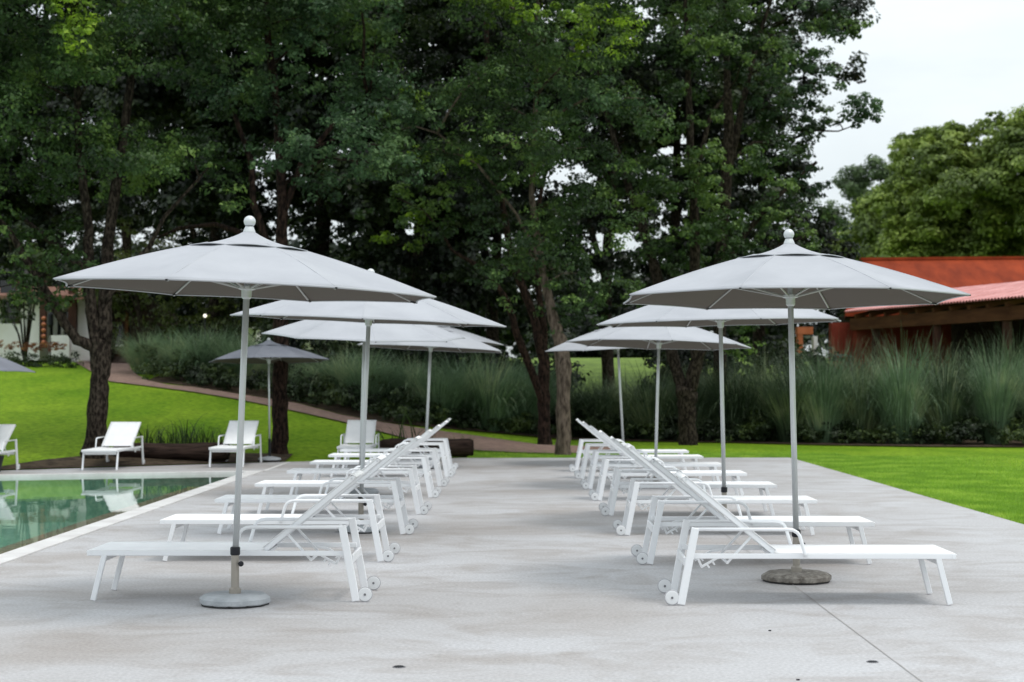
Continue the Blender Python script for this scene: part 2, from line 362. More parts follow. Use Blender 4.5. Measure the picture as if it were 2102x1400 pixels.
gl = t.nodes.new('ShaderNodeBsdfGlossy'); gl.inputs['Roughness'].default_value = 0.015; gl.inputs[0].default_value = (1, 1, 1, 1)
gg = t.nodes.new('ShaderNodeNewGeometry'); nn = t.nodes.new('ShaderNodeTexNoise'); nn.inputs['Scale'].default_value = 2.5; nn.inputs['Detail'].default_value = 3
bp = t.nodes.new('ShaderNodeBump'); bp.inputs['Strength'].default_value = 0.05; bp.inputs['Distance'].default_value = 0.015
t.links.new(gg.outputs['Position'], nn.inputs['Vector']); t.links.new(nn.outputs['Fac'], bp.inputs['Height'])
t.links.new(bp.outputs[0], gl.inputs['Normal'])
t.links.new(fr.outputs[0], ms.inputs[0]); t.links.new(tr.outputs[0], ms.inputs[1]); t.links.new(gl.outputs[0], ms.inputs[2]); t.links.new(ms.outputs[0], ow.inputs[0])
mb = MB(); mb.add([(x, y, -0.032) for x, y in inn], [tuple(range(n))])
tag(mb.build('pool_water', wm), kind='structure')

# deck joints (sawn lines), drains
M['joint'] = mat('joint_line', (0.36, 0.335, 0.315), 0.9, 0.1, var=(0.46, 0.445, 0.44), scale=2.5)
mb = MB()
for (x0, x1, y0, y1) in ((2.0, 2.007, -15, 32.0), (-4.19, 1.99, 20.0, 20.012), (2.02, 5.24, 20.0, 20.012)):
    mb.add([(x0, y0, 0.004), (x1, y0, 0.004), (x1, y1, 0.004), (x0, y1, 0.004)], [(0, 1, 2, 3)])
tag(mb.build('deck_joints', M['joint']), kind='structure')
# pale strip carrying on from the coping towards the lawn
mb = MB(); mb.add([(-4.24, 27.3, 0.004), (-4.16, 27.3, 0.004), (-4.16, 30.3, 0.004), (-4.24, 30.3, 0.004)], [(0, 1, 2, 3)])
tag(mb.build('pale_paving_strip', M['coping']), kind='structure')
for (px, py, r_, lb) in ((820, 1367, 0.026, 'small black round floor drain at the bottom of the deck, left of the middle'),
                         (1787, 1356, 0.024, 'small black round floor drain beside the joint at the lower right of the deck'),
                         (1578, 1293, 0.009, 'tiny dark anchor hole in the deck in front of the right-hand loungers'),
                         (1635, 1393, 0.009, 'tiny dark anchor hole at the very bottom edge of the deck')):
    Y = EYE*F/(py-HY); X = (px-HX)*Y/F
    rt = thing('floor_drain' if r_ > .02 else 'anchor_hole', (X, Y, 0)); tag(rt, lb, 'floor drain' if r_ > .02 else 'anchor hole')
    MB().lathe([(r_*1.0, 0.001), (r_*1.0, 0.006), (r_*0.8, 0.006)], 20).build('cap', M['black'], rt)
    if r_ > .02: MB().lathe([(r_*1.35, 0.0008), (r_*1.3, 0.0035), (r_*1.02, 0.0035)], 24).build('rim', M['grey_steel'], rt)

# ------------------------------------------------------------------ brick path on the slope
UP = [(262, 741), (268, 757), (280, 770), (305, 783), (345, 791), (400, 796), (490, 810), (610, 829), (700, 853), (790, 869), (870, 881), (958, 893), (1030, 903), (1106, 914), (1180, 916), (1260, 918)]
LO = [(150, 742), (175, 757), (195, 768), (225, 784), (300, 793), (400, 806), (490, 821), (592, 842), (712, 869), (780, 887), (850, 905), (910, 917), (983, 926), (1060, 930), (1136, 932), (1250, 930)]
mb = MB(); rows = []
def resample(L_, k):
    res = []
    for (a, b) in zip(L_, L_[1:]):
        for i in range(k): res.append((lerp(a[0], b[0], i/k), lerp(a[1], b[1], i/k)))
    return res+[L_[-1]]
for u, l in zip(resample(UP, 4), resample(LO, 4)):
    a = hit(*u); b = hit(*l); row = []
    for k in range(7):
        q = a.lerp(b, k/6); row.append((q.x, q.y, T(q.x, q.y)+0.02))
    rows.append(row)
for r0 in rows: mb.v += r0
for i in range(len(rows)-1):
    for k in range(6): a = i*7+k; mb.f.append((a, a+1, a+8, a+7))
tag(mb.build('path', M['brick'], smooth=True), kind='structure')

# soil sheets: round the tree by the pool, under the planting
def sheet(name, pts, m, dz=0.012, sub=10):
    mb = MB(); c = Vector((sum(p[0] for p in pts)/len(pts), sum(p[1] for p in pts)/len(pts)))
    n = len(pts)
    for k in range(sub+1):
        for p in pts:
            q = c.lerp(Vector(p[:2]), k/sub); mb.v.append((q.x, q.y, T(q.x, q.y)+dz))
    for k in range(sub):
        for i in range(n):
            a = k*n+i; b = k*n+(i+1) % n; mb.f.append((a, a+n, b+n, b))
    return tag(mb.build(name, m), kind='structure')
sheet('soil', [(-9.0, 27.35), (-6.5, 29.0), (-4.3, 30.5), (-4.3, 31.6), (-5.5, 31.2), (-6.6, 30.7), (-7.4, 30.3), (-8.3, 29.0)], M['soil'])
# planted bed behind the path and lawn
bed_pts = []
for x, y in ((300, 782), (400, 795), (490, 808), (610, 827), (700, 851), (790, 867), (870, 876), (960, 884), (1060, 893), (1180, 903), (1300, 906), (1500, 909), (1700, 914), (1900, 917), (2102, 918), (2400, 922)):
    p = hit(x, y); bed_pts.append((p.x, p.y))
mb = MB(); nb = len(bed_pts); K = 12
for k in range(K+1):
    for (x, y) in bed_pts:
        q = Vector((x, y))*(1)+Vector((0, 1))*(k*0.7); mb.v.append((q.x, q.y, T(q.x, q.y)+0.015))
for k in range(K):
    for i in range(nb-1): a = k*nb+i; mb.f.append((a, a+1, a+1+nb, a+nb))
tag(mb.build('bed_soil', M['soil'], smooth=True), kind='structure')

M['field'] = mat('rough_olive_field', (0.17, 0.25, 0.05), 0.95, 0.1, var=(0.10, 0.15, 0.035), scale=1.2, bump=0.8, bscale=9)
mb = MB(); fx = [-6+1.0*i for i in range(40)]; fy = [48, 50, 52, 55, 58, 62, 66, 70, 75, 80, 90]
for y in fy:
    for x in fx: mb.v.append((x, y, T(x, y)+0.05))
for j in range(len(fy)-1):
    for i in range(len(fx)-1): a = j*len(fx)+i; mb.f.append((a, a+1, a+1+len(fx), a+len(fx)))
tag(mb.build('field', M['field'], smooth=True), kind='structure')

# ------------------------------------------------------------------ sun loungers
def copy_tree(o, parent=None):
    c = o.copy(); COL.objects.link(c)
    if parent: c.parent = parent
    for ch in list(o.children): copy_tree(ch, c)
    return c

def make_lounger(back_top=(1.80, 0.835)):
    """foot tip at x=0, wheels at x=1.89, width along y; origin at near front corner on the ground"""
    W = 0.60; h = W/2; root = thing('sun_lounger', (0, 0, 0))
    zr = 0.325; hx, hz = 1.205, 0.345
    f = MB()
    for s in (-1, 1):
        f.bar((0.03, s*(h-.016), zr), (1.775, s*(h-.016), zr), 0.028, 0.034)
    f.bar((0.016, -h+.002, zr), (0.016, h-.002, zr), 0.030, 0.034, (1, 0, 0))
    f.bar((0.10, -h+.04, 0.285), (0.10, h-.04, 0.285), 0.022, 0.045, (1, 0, 0))
    f.bar((1.20, -h+.031, zr-.01), (1.20, h-.031, zr-.01), 0.03, 0.02, (1, 0, 0))
    f.bar((1.80, -h+.03, 0.285), (1.80, h-.03, 0.285), 0.02, 0.055, (1, 0, 0))
    f.build('frame', M['white'], root, bevel=0.004)
    # woven sling, rolled over the foot bar, slightly dished
    s_ = MB(); nxs, nys = 26, 10
    prof = [(-0.004, zr+0.004), (-0.003, zr+0.012), (0.003, zr+0.019), (0.02, zr+0.022)] + [(0.02+(hx-0.02)*k/(nxs-4), zr+0.022) for k in range(1, nxs-3)]
    for i, (x, z) in enumerate(prof):
        for j in range(nys+1):
            v = -1+2*j/nys; dish = 0.014*(1-v*v)*sstep(0.0, 0.15, x)
            s_.v.append((x, v*(h-0.004), z-dish))
    for i in range(len(prof)-1):
        for j in range(nys): a = i*(nys+1)+j; s_.f.append((a, a+nys+1, a+nys+2, a+1))
    so_ = s_.build('seat_sling', M['sling'], root, smooth=True); md = so_.modifiers.new('solid', 'SOLIDIFY'); md.thickness = 0.006
    # backrest
    a = Vector((hx, 0, hz)); b = Vector((back_top[0], 0, back_top[1])); dv = (b-a).normalized(); nv = Vector((-dv.z, 0, dv.x))
    bk = thing('backrest', (0, 0, 0)); bk.parent = root
    fm = MB()
    for s in (-1, 1): fm.bar(a+Vector((0, s*(h-.05), 0)), b+Vector((0, s*(h-.05), 0)), 0.026, 0.034)
    fm.bar(b+Vector((0, -h+.037, 0)), b+Vector((0, h-.037, 0)), 0.034, 0.026, tuple(dv))
    fm.build('backrest_frame', M['white'], bk, bevel=0.004)
    s_ = MB(); nn_ = 14; Lb = (b-a).length
    for i in range(nn_+1):
        u = i/nn_
        for j in range(nys+1):
            v = -1+2*j/nys; q = a+dv*(u*(Lb+0.012))+nv*(0.021-0.012*(1-v*v)*math.sin(PI*u)); s_.v.append((q.x, v*(h-0.034), q.z))
    for j in range(nys+1):
        v = -1+2*j/nys; q = b+dv*0.024-nv*0.016; s_.v.append((q.x, v*(h-0.034), q.z))
    for i in range(nn_+1):
        for j in range(nys): k = i*(nys+1)+j; s_.f.append((k, k+nys+1, k+nys+2, k+1))
    so_ = s_.build('backrest_sling', M['sling'], bk, smooth=True); md = so_.modifiers.new('solid', 'SOLIDIFY'); md.thickness = 0.006; md.offset = 0
    # legs
    for s in (-1, 1):
        MB().bar((0.118, s*(h-.016), zr-.012), (0.042, s*(h-.016), 0.006), 0.028, 0.036).add([], []).build('leg', M['white'], root, bevel=0.004)
        MB().bar((1.735, s*(h+.014), 0.515), (1.832, s*(h+.014), 0.006), 0.028, 0.052).build('leg', M['white'], root, bevel=0.005)
        # armrest
        pts = [(1.745, 0.505)]
        pts += [(1.12, 0.505), (1.085, 0.500), (1.058, 0.484), (1.042, 0.462), (1.008, 0.345), (1.002, 0.325)]
        am = MB().tube([(x, s*(h+.014), z) for x, z in pts], 0.0125, 10); am.build('armrest', M['white'], root, smooth=True)
        # wheel
        wh = MB().lathe([(0.030, -0.013), (0.044, -0.012), (0.046, -0.008), (0.046, 0.008), (0.044, 0.012), (0.030, 0.013)], 28, (1.892, s*(h+.014), 0.052), 'Y').build('wheel', M['wheel'], root)
        MB().lathe([(0.047, -0.007), (0.0515, -0.006), (0.0515, 0.006), (0.047, 0.007)], 28, (1.892, s*(h+.014), 0.052), 'Y').build('tyre', M['tyre'], wh)
        MB().lathe([(0.008, -0.018), (0.008, 0.018)], 12, (1.892, s*(h+.014), 0.052), 'Y').build('hub_bolt', M['grey_steel'], wh)
    sp = MB()
    q = a+dv*0.19
    for s in (-1, 1):
        sp.bar((q.x, s*0.235, q.z-0.012), (1.515, s*0.235, 0.275), 0.014, 0.016)
    sp.bar((1.515, -0.245, 0.275), (1.515, 0.245, 0.275), 0.014, 0.016, (1, 0, 0))
    sp.build('backrest_support', M['white'], root, bevel=0.002)
    for s in (-1, 1):
        rt = MB(); y = s*0.215
        rt.bar((1.72, y, 0.325), (1.685, y, 0.245), 0.012, 0.016); rt.bar((1.69, y, 0.243), (1.58, y, 0.305), 0.012, 0.016)
        rt.bar((1.65, y, 0.262), (1.632, y, 0.238), 0.012, 0.012); rt.bar((1.615, y, 0.284), (1.597, y, 0.258), 0.012, 0.012)
        rt.bar((1.58, y, 0.305), (1.50, y, 0.318), 0.012, 0.016)
        rt.build('ratchet', M['white'], root, bevel=0.002)
    return root

proto = make_lounger(); proto2 = make_lounger((1.87, 0.735))
Ls = [(11.25, -2.93, 'Nearest lounger of the left row, white, with a grey umbrella base before it'),
      (13.7, -2.965, 'Second white lounger from the front in the left row, just behind the nearest umbrella pole'),
      (16.1, -2.955, 'Third white lounger from the front in the left row, in front of the second umbrella'),
      (18.5, -2.945, 'Fourth white lounger from the front in the left row'),
      (21.1, -2.955, 'Fifth white lounger from the front in the left row'),
      (23.35, -2.945, 'Sixth white lounger from the front in the left row'),
      (25.6, -2.94, 'Seventh white lounger from the front in the left row, last but one'),
      (27.45, -2.965, 'Farthest lounger of the left row, white, in front of the one facing the camera')]
Rs = [(11.06, 2.915, 'Nearest lounger of the right row, white, over the brown umbrella base'),
      (13.5, 2.895, 'Second white lounger from the front in the right row, just behind the nearest umbrella pole'),
      (16.0, 2.88, 'Third white lounger from the front in the right row'),
      (18.3, 2.85, 'Fourth white lounger from the front in the right row, behind the second umbrella pole'),
      (20.6, 2.835, 'Fifth white lounger from the front in the right row'),
      (22.8, 2.81, 'Sixth white lounger from the front in the right row'),
      (25.1, 2.795, 'Seventh white lounger from the front in the right row, last but one'),
      (27.0, 2.77, 'Farthest lounger of the right row, white, its foot end against the lawn')]
first = True
for i, (Y, X, lb) in enumerate(Ls):
    o = proto if i == 0 else copy_tree(proto)
    o.location = (X, Y+0.30, 0); o.rotation_euler = (0, 0, R.uniform(-.012, .012)); tag(o, lb, 'sun lounger', 'white sun loungers in the two rows on the deck')
for i, (Y, X, lb) in enumerate(Rs):
    o = copy_tree(proto); o.location = (X, Y+0.30, 0); o.rotation_euler = (0, 0, PI+R.uniform(-.012, .012))
    tag(o, lb, 'sun lounger', 'white sun loungers in the two rows on the deck')
for i, (X, Y, rz, lb) in enumerate(((-6.93, 27.35, 0.0, 'white lounger facing the camera beyond the pool, right beside the left tree trunk'),
                        (-5.0, 28.3, 0.0, 'white lounger facing the camera beyond the pool, left of the low grey umbrella base'),
                        (-2.86, 28.75, 0.02, 'white lounger facing the camera behind the far end of the left row'),
                        (-8.66, 25.75, 0.0, 'white lounger facing the camera, cut by the left edge of the photo'))):
    o = proto2 if i == 0 else copy_tree(proto2)
    o.location = (X, Y, 0); o.rotation_euler = (0, 0, PI/2+rz); tag(o, lb, 'sun lounger', 'white sun loungers facing the camera at the far edge')

# ------------------------------------------------------------------ umbrellas
def make_umbrella(X, Y, label, tiltx=0.0, tilty=0.0, Rr=1.34, rim=2.10, apex=2.52, rot=PI/8, base_m='base_grey', base_r=0.24, can='canopy', small=False, z0=0, seed=1, cx=0.0, cy=0.0):
    """tiltx: lean towards +X, tilty: lean away from the camera, both radians"""
    root = thing('patio_umbrella', (X, Y, z0)); tag(root, label, 'umbrella', 'grey canvas umbrellas round the pool deck')
    rr = random.Random(seed)
    Mt = Matrix.Translation((0, 0, 0.30)) @ Matrix.Rotation(tiltx, 4, 'Y') @ Matrix.Rotation(-tilty, 4, 'X') @ Matrix.Translation((0, 0, -0.30))
    Mc = Mt @ Matrix.Translation((0, 0, apex)) @ Matrix.Rotation(cx, 4, 'Y') @ Matrix.Rotation(-cy, 4, 'X') @ Matrix.Translation((0, 0, -apex))
    if not small:
        bh = 0.80 if base_m == 'base_brown' else 0.85
        bs = MB().lathe([(base_r*0.97, 0.012), (base_r, 0.022*bh), (base_r, 0.056*bh), (base_r*0.87, 0.082*bh), (base_r*0.84, 0.085*bh), (base_r*0.3, 0.088*bh), (0.05, 0.089*bh)], 96, oct=10)
        b_ = bs.build('base', M[base_m], root)
        MB().lathe([(base_r*0.90, 0.0), (base_r*0.955, 0.003), (base_r*0.955, 0.02)], 48, oct=12).build('rubber_rim', M['base_rim'], b_)
        MB().lathe([(0.040, 0.05), (0.040, 0.105), (0.027, 0.116), (0.0265, 0.345)], 24).build('stand_tube', M['tube'], root, smooth=False)
        MB().lathe([(0.029, 0.33), (0.033, 0.336), (0.033, 0.378), (0.029, 0.384)], 24).build('collar', M['black'], root)
        kn = MB().tube([(0.02, -0.01, 0.275), (0.055, -0.02, 0.275)], [0.006, 0.006], 8); kn.lathe([(0.006, 0.0), (0.018, 0.003), (0.018, 0.016), (0.01, 0.02)], 16, (0.045, -0.045, 0.275), 'Y')
        kn.build('clamp_knob', M['black'], root)
        pr, pz = 0.0215, 0.36
    else:
        b_ = MB().lathe([(0.27, 0.0), (0.27, 0.03), (0.25, 0.035)], 4, oct=0).xf(Matrix.Rotation(PI/4, 4, 'Z')).build('base_slab', M['base_rim'], root)
        MB().lathe([(0.21, 0.036), (0.2, 0.07), (0.05, 0.10)], 32).build('base', M['base_grey'], root)
        MB().lathe([(0.026, 0.09), (0.026, 0.42)], 16).build('stand_tube', M['black'], root)
        pr, pz = 0.017, 0.42
    MB().tube([(0, 0, pz), (0, 0, apex-0.02)], pr, 20).xf(Mt).build('pole', M['pole'], root, smooth=True)
    # canopy: eight panels between the ribs
    NS, NRr = 8, 14
    rv = 0.30*Rr/1.34
    def zprof(u):   # u 0 at vent, 1 at rim
        return lerp(apex-0.095, rim, u)+0.018*math.sin(PI*u)*(1-0.25*u)
    cm = MB(); cnt = 0
    for s in range(NS):
        a0 = rot+2*PI*s/NS; a1 = rot+2*PI*(s+1)/NS
        for i in range(NRr+1):
            u = i/NRr; r_ = lerp(rv, Rr, u)
            for j in range(7):
                v = j/6; p0 = Vector((math.cos(a0), math.sin(a0))); p1 = Vector((math.cos(a1), math.sin(a1)))
                q = p0.lerp(p1, v)*r_; bow = 4*v*(1-v)
                q *= 1-0.022*bow*u
                z = zprof(u)-0.020*bow*math.sin(PI*min(1, u*0.9)) + 0.012*bow*max(0, u-0.85)/0.15 + (rr.random()-.5)*0.003
                cm.v.append((q.x, q.y, z))
            # hem
        base = cnt
        for i in range(NRr):
            for j in range(6): k = base+i*7+j; cm.f.append((k, k+7, k+8, k+1))
        cnt += (NRr+1)*7
    cm.xf(Mc); co = cm.build('canopy', M[can], root, smooth=True)
    import bmesh
    bm = bmesh.new(); bm.from_mesh(co.data); bmesh.ops.remove_doubles(bm, verts=bm.verts, dist=0.004); bmesh.ops.recalc_face_normals(bm, faces=bm.faces)
    for e in bm.edges:
        if len(e.link_faces) == 2 and e.calc_face_angle() > math.radians(6): e.smooth = False
    bm.to_mesh(co.data); bm.free()
    if co.data.polygons[0].normal.z < 0: co.data.flip_normals()
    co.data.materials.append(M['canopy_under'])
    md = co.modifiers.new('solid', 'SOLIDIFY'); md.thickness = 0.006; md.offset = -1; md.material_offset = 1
    sm = MB()
    for s in range(NS):
        a0 = rot+2*PI*s/NS; a1 = rot+2*PI*(s+1)/NS
        sm.tube([(math.cos(a0)*lerp(rv, Rr, k/10), math.sin(a0)*lerp(rv, Rr, k/10), zprof(k/10)-0.001) for k in range(11)], 0.0035, 5)
        p0 = Vector((math.cos(a0), math.sin(a0))); p1 = Vector((math.cos(a1), math.sin(a1))); hp = []
        for j in range(9):
            v = j/8; bow = 4*v*(1-v); q = p0.lerp(p1, v)*Rr*(1-0.022*bow); hp.append((q.x, q.y, rim-0.020*bow*math.sin(PI*0.9)+0.012*bow-0.004))
        sm.tube(hp, 0.007, 6)
    sm.xf(Mc).build('seam_binding', M['seam'] if can == 'canopy' else M['canopy_dark'], co, smooth=True)
    # vent cap
    vm = MB(); rc = 0.43*Rr/1.34; zc = zprof((rc-rv)/(Rr-rv))
    for i in range(9):
        u = i/8; r_ = lerp(0.03, rc, u)
        for k in range(64):
            a = rot+2*PI*k/64; ph = (k % 8)/8; bow = 4*ph*(1-ph)
            ct = math.cos(PI/8)/math.cos(((a-rot) % (PI/4))-PI/8)
            z = zc+0.005+ (apex-zc-0.005)*(0.45*(1-u)**3.2+0.55*(1-u)) + 0.011*bow*(u**3) + 0.010*(1-bow)*0
            vm.v.append((math.cos(a)*r_*ct, math.sin(a)*r_*ct, z))
    for i in range(8):
        for k in range(64): a = i*64+k; b = i*64+(k+1) % 64; vm.f.append((a, a+64, b+64, b))
    vm.xf(Mc); vo = vm.build('vent_cap', M[can], root, smooth=True); md = vo.modifiers.new('solid', 'SOLIDIFY'); md.thickness = 0.006
    if not small:
        fz = apex-0.01
        MB().lathe([(0.046, fz-0.02), (0.040, fz+0.012), (0.030, fz+0.035), (0.026, fz+0.045)]+[(max(0.003, 0.040*math.sin(a)), fz+0.075-0.040*math.cos(a)) for a in [0.7+k*0.244 for k in range(10)]], 28).xf(Mt).build('finial', M['pole'], root, smooth=True)
    else:
        MB().lathe([(0.03, apex-0.01), (0.03, apex+0.03), (0.008, apex+0.04)], 16).xf(Mt).build('finial', M['pole'], root)
    zh = rim+0.015
    MB().lathe([(0.026, zh-0.07), (0.034, zh-0.06), (0.036, zh-0.012), (0.058, zh-0.006), (0.058, zh+0.014), (0.026, zh+0.018)], 24).xf(Mt).build('runner_hub', M['pole'], root)
    for s in range(NS):
        a = rot+2*PI*s/NS; c_, s_ = math.cos(a), math.sin(a)
        pts = []
        for k in range(6):
            u = k/5*1.0; r_ = lerp(rv*0.2, Rr*0.992, u); uu = (r_-rv)/(Rr-rv)
            z = (zprof(uu) if uu > 0 else zprof(0)+(rv-r_)*0.22)-0.014
            pts.append((c_*r_, s_*r_, z))
        rb = MB().tube(pts, 0.0075, 6); rb.xf(Mc); ro = rb.build('rib', M['rib'], root)
        e = pts[-1]; MB().bar((c_*(Rr-0.05), s_*(Rr-0.05), e[2]+0.008), (c_*(Rr+0.006), s_*(Rr+0.006), e[2]+0.002), 0.014, 0.010, (-s_, c_, 0)).xf(Mc).build('rib_end_clip', M['black'], ro)
        rm = 0.56*Rr; um = (rm-rv)/(Rr-rv)
        MB().tube([(c_*0.05, s_*0.05, zh), (c_*rm, s_*rm, zprof(um)-0.03)], 0.0065, 6).xf(Mt).build('strut', M['rib'], root)
    return root

DG = math.radians
make_umbrella(-1.897, 11.1, 'nearest left umbrella, pale grey canopy leaning right, on a smooth grey concrete base', tiltx=DG(2.3), tilty=DG(-0.3), Rr=1.31, rim=2.10, apex=2.50, rot=PI/8+0.19, base_r=0.238, seed=1)
make_umbrella(-1.56, 16.4, 'second umbrella from the front on the left, pale grey, with grey base and black collar', tiltx=DG(2.4), tilty=DG(-1.0), Rr=1.36, rim=2.09, apex=2.50, rot=0.05, base_r=0.235, seed=2)
make_umbrella(-2.08, 21.8, 'third umbrella from the front on the left, its pole hidden behind another', tiltx=DG(1.9), tilty=DG(-4.5), Rr=1.33, rim=2.09, apex=2.50, rot=0.2, seed=3)
make_umbrella(-1.58, 28.2, 'fourth umbrella on the left, its thin pole rising behind the far loungers', tiltx=DG(2.6), tilty=DG(0.8), Rr=1.30, rim=2.04, apex=2.46, rot=PI/8, seed=4)
make_umbrella(-1.72, 30.6, 'farthest left umbrella, of which only a pale canopy tip shows beyond the others', tiltx=DG(2.6), tilty=DG(1.0), Rr=1.36, rim=2.22, apex=2.60, rot=0.1, seed=5)
make_umbrella(2.07, 12.4, 'nearest right umbrella, pale grey canopy on a weathered brown concrete base', tiltx=DG(-1.0), tilty=DG(0.9), cx=DG(1.1), Rr=1.32, rim=2.11, apex=2.53, rot=PI/8-0.02, base_m='base_brown', base_r=0.262, seed=6)
make_umbrella(2.14, 17.3, 'second umbrella from the front on the right, pale grey, its pole by the fourth lounger', tiltx=DG(-1.1), tilty=DG(-0.3), Rr=1.32, rim=2.10, apex=2.52, rot=0.175, seed=7)
make_umbrella(1.92, 23.3, 'third umbrella from the front on the right, its canopy drooping at the right tip', tiltx=DG(1.8), tilty=DG(1.6), Rr=1.31, rim=2.00, apex=2.42, rot=0.05, seed=8)
make_umbrella(1.86, 29.5, 'farthest right umbrella, tilted left so its tip points at the tree trunks', tiltx=DG(-3.2), tilty=DG(-2.6), Rr=1.36, rim=2.10, apex=2.52, rot=0.3, seed=9)
make_umbrella(-4.58, 30.45, 'low grey umbrella with a black lower pole beside the slim tree trunk', tiltx=DG(-1.0), tilty=DG(2.5), Rr=1.13, rim=1.86, apex=2.24, rot=PI/8+0.3, can='canopy_dark', small=True, seed=10)
make_umbrella(-9.05, 26.9, 'low grey umbrella cut by the left edge, only its right canopy tip showing', tiltx=DG(3.5), Rr=1.08, rim=1.70, apex=2.08, rot=0.1, can='canopy_dark', small=True, seed=11)

# ------------------------------------------------------------------ foliage
def leaves_at(C, Nrm, size, aspect=0.62, rng=NR, curl=0.25):
    """one bent rhombus of two triangles... kept as a quad, at each point"""
    n = len(C)
    Nrm = Nrm/np.linalg.norm(Nrm, axis=1, keepdims=True)
    rnd = rng.normal(size=(n, 3)); U = np.cross(Nrm, rnd); U /= np.linalg.norm(U, axis=1, keepdims=True)
    Vv = np.cross(Nrm, U); s = size*(0.65+0.7*rng.random(n))[:, None]
    a = C-U*s*0.5; c = C+U*s*0.5-Nrm*s*curl*0.4
    b = C+Vv*s*aspect*0.5+Nrm*s*0.05; d_ = C-Vv*s*aspect*0.5+Nrm*s*0.05
    return np.stack([a, b, c, d_], axis=1).reshape(-1, 3)

def clump_leaves(centers, radii, per, size, flat=0.7, rng=NR, upb=0.6):
    out = []
    for c, r in zip(centers, radii):
        n = int(per*(r/0.6)**2)
        # a clump is several small sprays
        ns = max(4, int(9*(r/0.6)))
        sd = rng.normal(size=(ns, 3)); sd /= np.linalg.norm(sd, axis=1, keepdims=True)
        sp = sd*(r*(0.45+0.55*rng.random(ns)))[:, None]*np.array([1, 1, flat])
        idx = rng.integers(0, ns, n)
        dd = rng.normal(size=(n, 3)); dd /= np.linalg.norm(dd, axis=1, keepdims=True)
        q = sp[idx]+dd*(0.40*r*rng.random(n)**0.45)[:, None]*np.array([1.15, 1.15, 0.6])
        nr = q/r*0.8+dd*0.5+rng.normal(size=(n, 3))*0.45+np.array([0, 0, upb])
        out.append(leaves_at(q+np.array(c), nr, size, rng=rng))
    return np.concatenate(out)

def tree(label, Y, stems, regions, bark='bark', leaf='leaf', per=330, size=0.095, extra=None, name='broadleaf_tree', cat='tree', group=None, seed=1, base=None, crownflat=0.75):
    """stems: lists of (px,py,radius_px) read at distance Y; regions: (cx,cy,rx,ry,count,clump_r,depth,leafmat)"""
    rr = random.Random(seed)
    s0 = stems[0][0]; b0 = P(s0[0], s0[1], Y); gz = T(b0.x, Y)
    root = thing(name, (b0.x, Y, gz)); tag(root, label, cat, group)
    O = np.array([b0.x, Y, gz])
    mb = MB(); twigs = []
    for si, st in enumerate(stems):
        pts = []; rad = []
        L_ = []
        for (a, b) in zip(st, st[1:]):
            for k in range(4): L_.append(tuple(lerp(a[i], b[i], k/4) for i in range(3)))
        L_.append(st[-1]); yo = 0; dy = rr.uniform(-0.06, 0.06) if si else 0
        for i, (x, y, r_) in enumerate(L_):
            p = P(x, y, Y)-Vector(O); yo += dy
            p += Vector((rr.uniform(-1, 1)*r_*0.0012, yo, 0)); pts.append(p); rad.append(r_*Y/F*rr.uniform(0.94, 1.06))
        if si == 0:
            pts.insert(0, pts[0]-Vector((0, 0, 0.35))); rad.insert(0, rad[0]*1.25)
            pts[0].z = -0.2
        mb.tube(pts, rad, 16, jit=0.07, seed=seed*31+si)
        twigs += pts[len(pts)//2:]
    groups = {}
    allc = []
    for (cx, cy, rx, ry, cnt, cr, dep, lm) in regions:
        boughs = []
        if cnt > 9:      # clumps sit on the upper and outer side of rounded boughs
            for k in range(max(3, cnt//5)):
                a = rr.uniform(0, 2*PI); q = math.sqrt(rr.random()); boughs.append((cx+math.cos(a)*q*rx, cy+math.sin(a)*q*ry, Y+rr.uniform(-dep, dep*0.6) if dep > 0 else Y+dep, rr.uniform(1.5, 2.3)*cr))
        for k in range(cnt):
            r_ = cr*rr.uniform(0.6, 1.1)
            if boughs:
                bx_, by_, bY, bR = boughs[k % len(boughs)]
                c = P(bx_, by_, Y)-Vector(O); c.y = bY-Y
                el = rr.uniform(-0.25, 1.0)*PI/2; az = rr.uniform(0, 2*PI)
                c += Vector((math.cos(az)*math.cos(el)*bR*1.15, math.sin(az)*math.cos(el)*bR*1.1, math.sin(el)*bR*0.62))
            else:
                a = rr.uniform(0, 2*PI); q = math.sqrt(rr.random())
                c = P(cx+math.cos(a)*q*rx, cy+math.sin(a)*q*ry, Y)-Vector(O)
                c.y = rr.uniform(-dep*1.2, dep*0.7) if dep > 0 else dep+rr.uniform(-.35, .35)
            if c.z < 0.6+r_ and Y < 60: continue
            groups.setdefault(lm or leaf, []).append((tuple(c), r_)); allc.append(c)
    # thin limbs from the nearest stem point out to some of the clumps
    tw = [Vector(t_) for t_ in twigs]
    for c in allc[::10]:
        nb_ = min(tw, key=lambda t_: (t_-c).length+max(0, t_.z-c.z)*2)
        L1 = (nb_-c).length
        if L1 > 4.5 or L1 < 0.5: continue
        mid = nb_.lerp(c, 0.5)+Vector((0, 0, 0.12*L1)); r1 = 0.012+0.010*L1
        mb.tube([nb_, nb_.lerp(mid, 0.5)+Vector((rr.uniform(-.1, .1), rr.uniform(-.1, .1), 0)), mid, mid.lerp(c, 0.6), c], [r1, r1*.85, r1*.65, r1*.4, r1*.2], 6, jit=0.08, seed=rr.randint(0, 9999))
    mb.build('trunk', M[bark], root, smooth=True)
    for lm, lst in groups.items():
        Vv = clump_leaves([c for c, r_ in lst], [r_ for c, r_ in lst], per, size, flat=crownflat, upb=0.6)
        quads('crown', Vv, M[lm], root)
    return root

UPR = 0
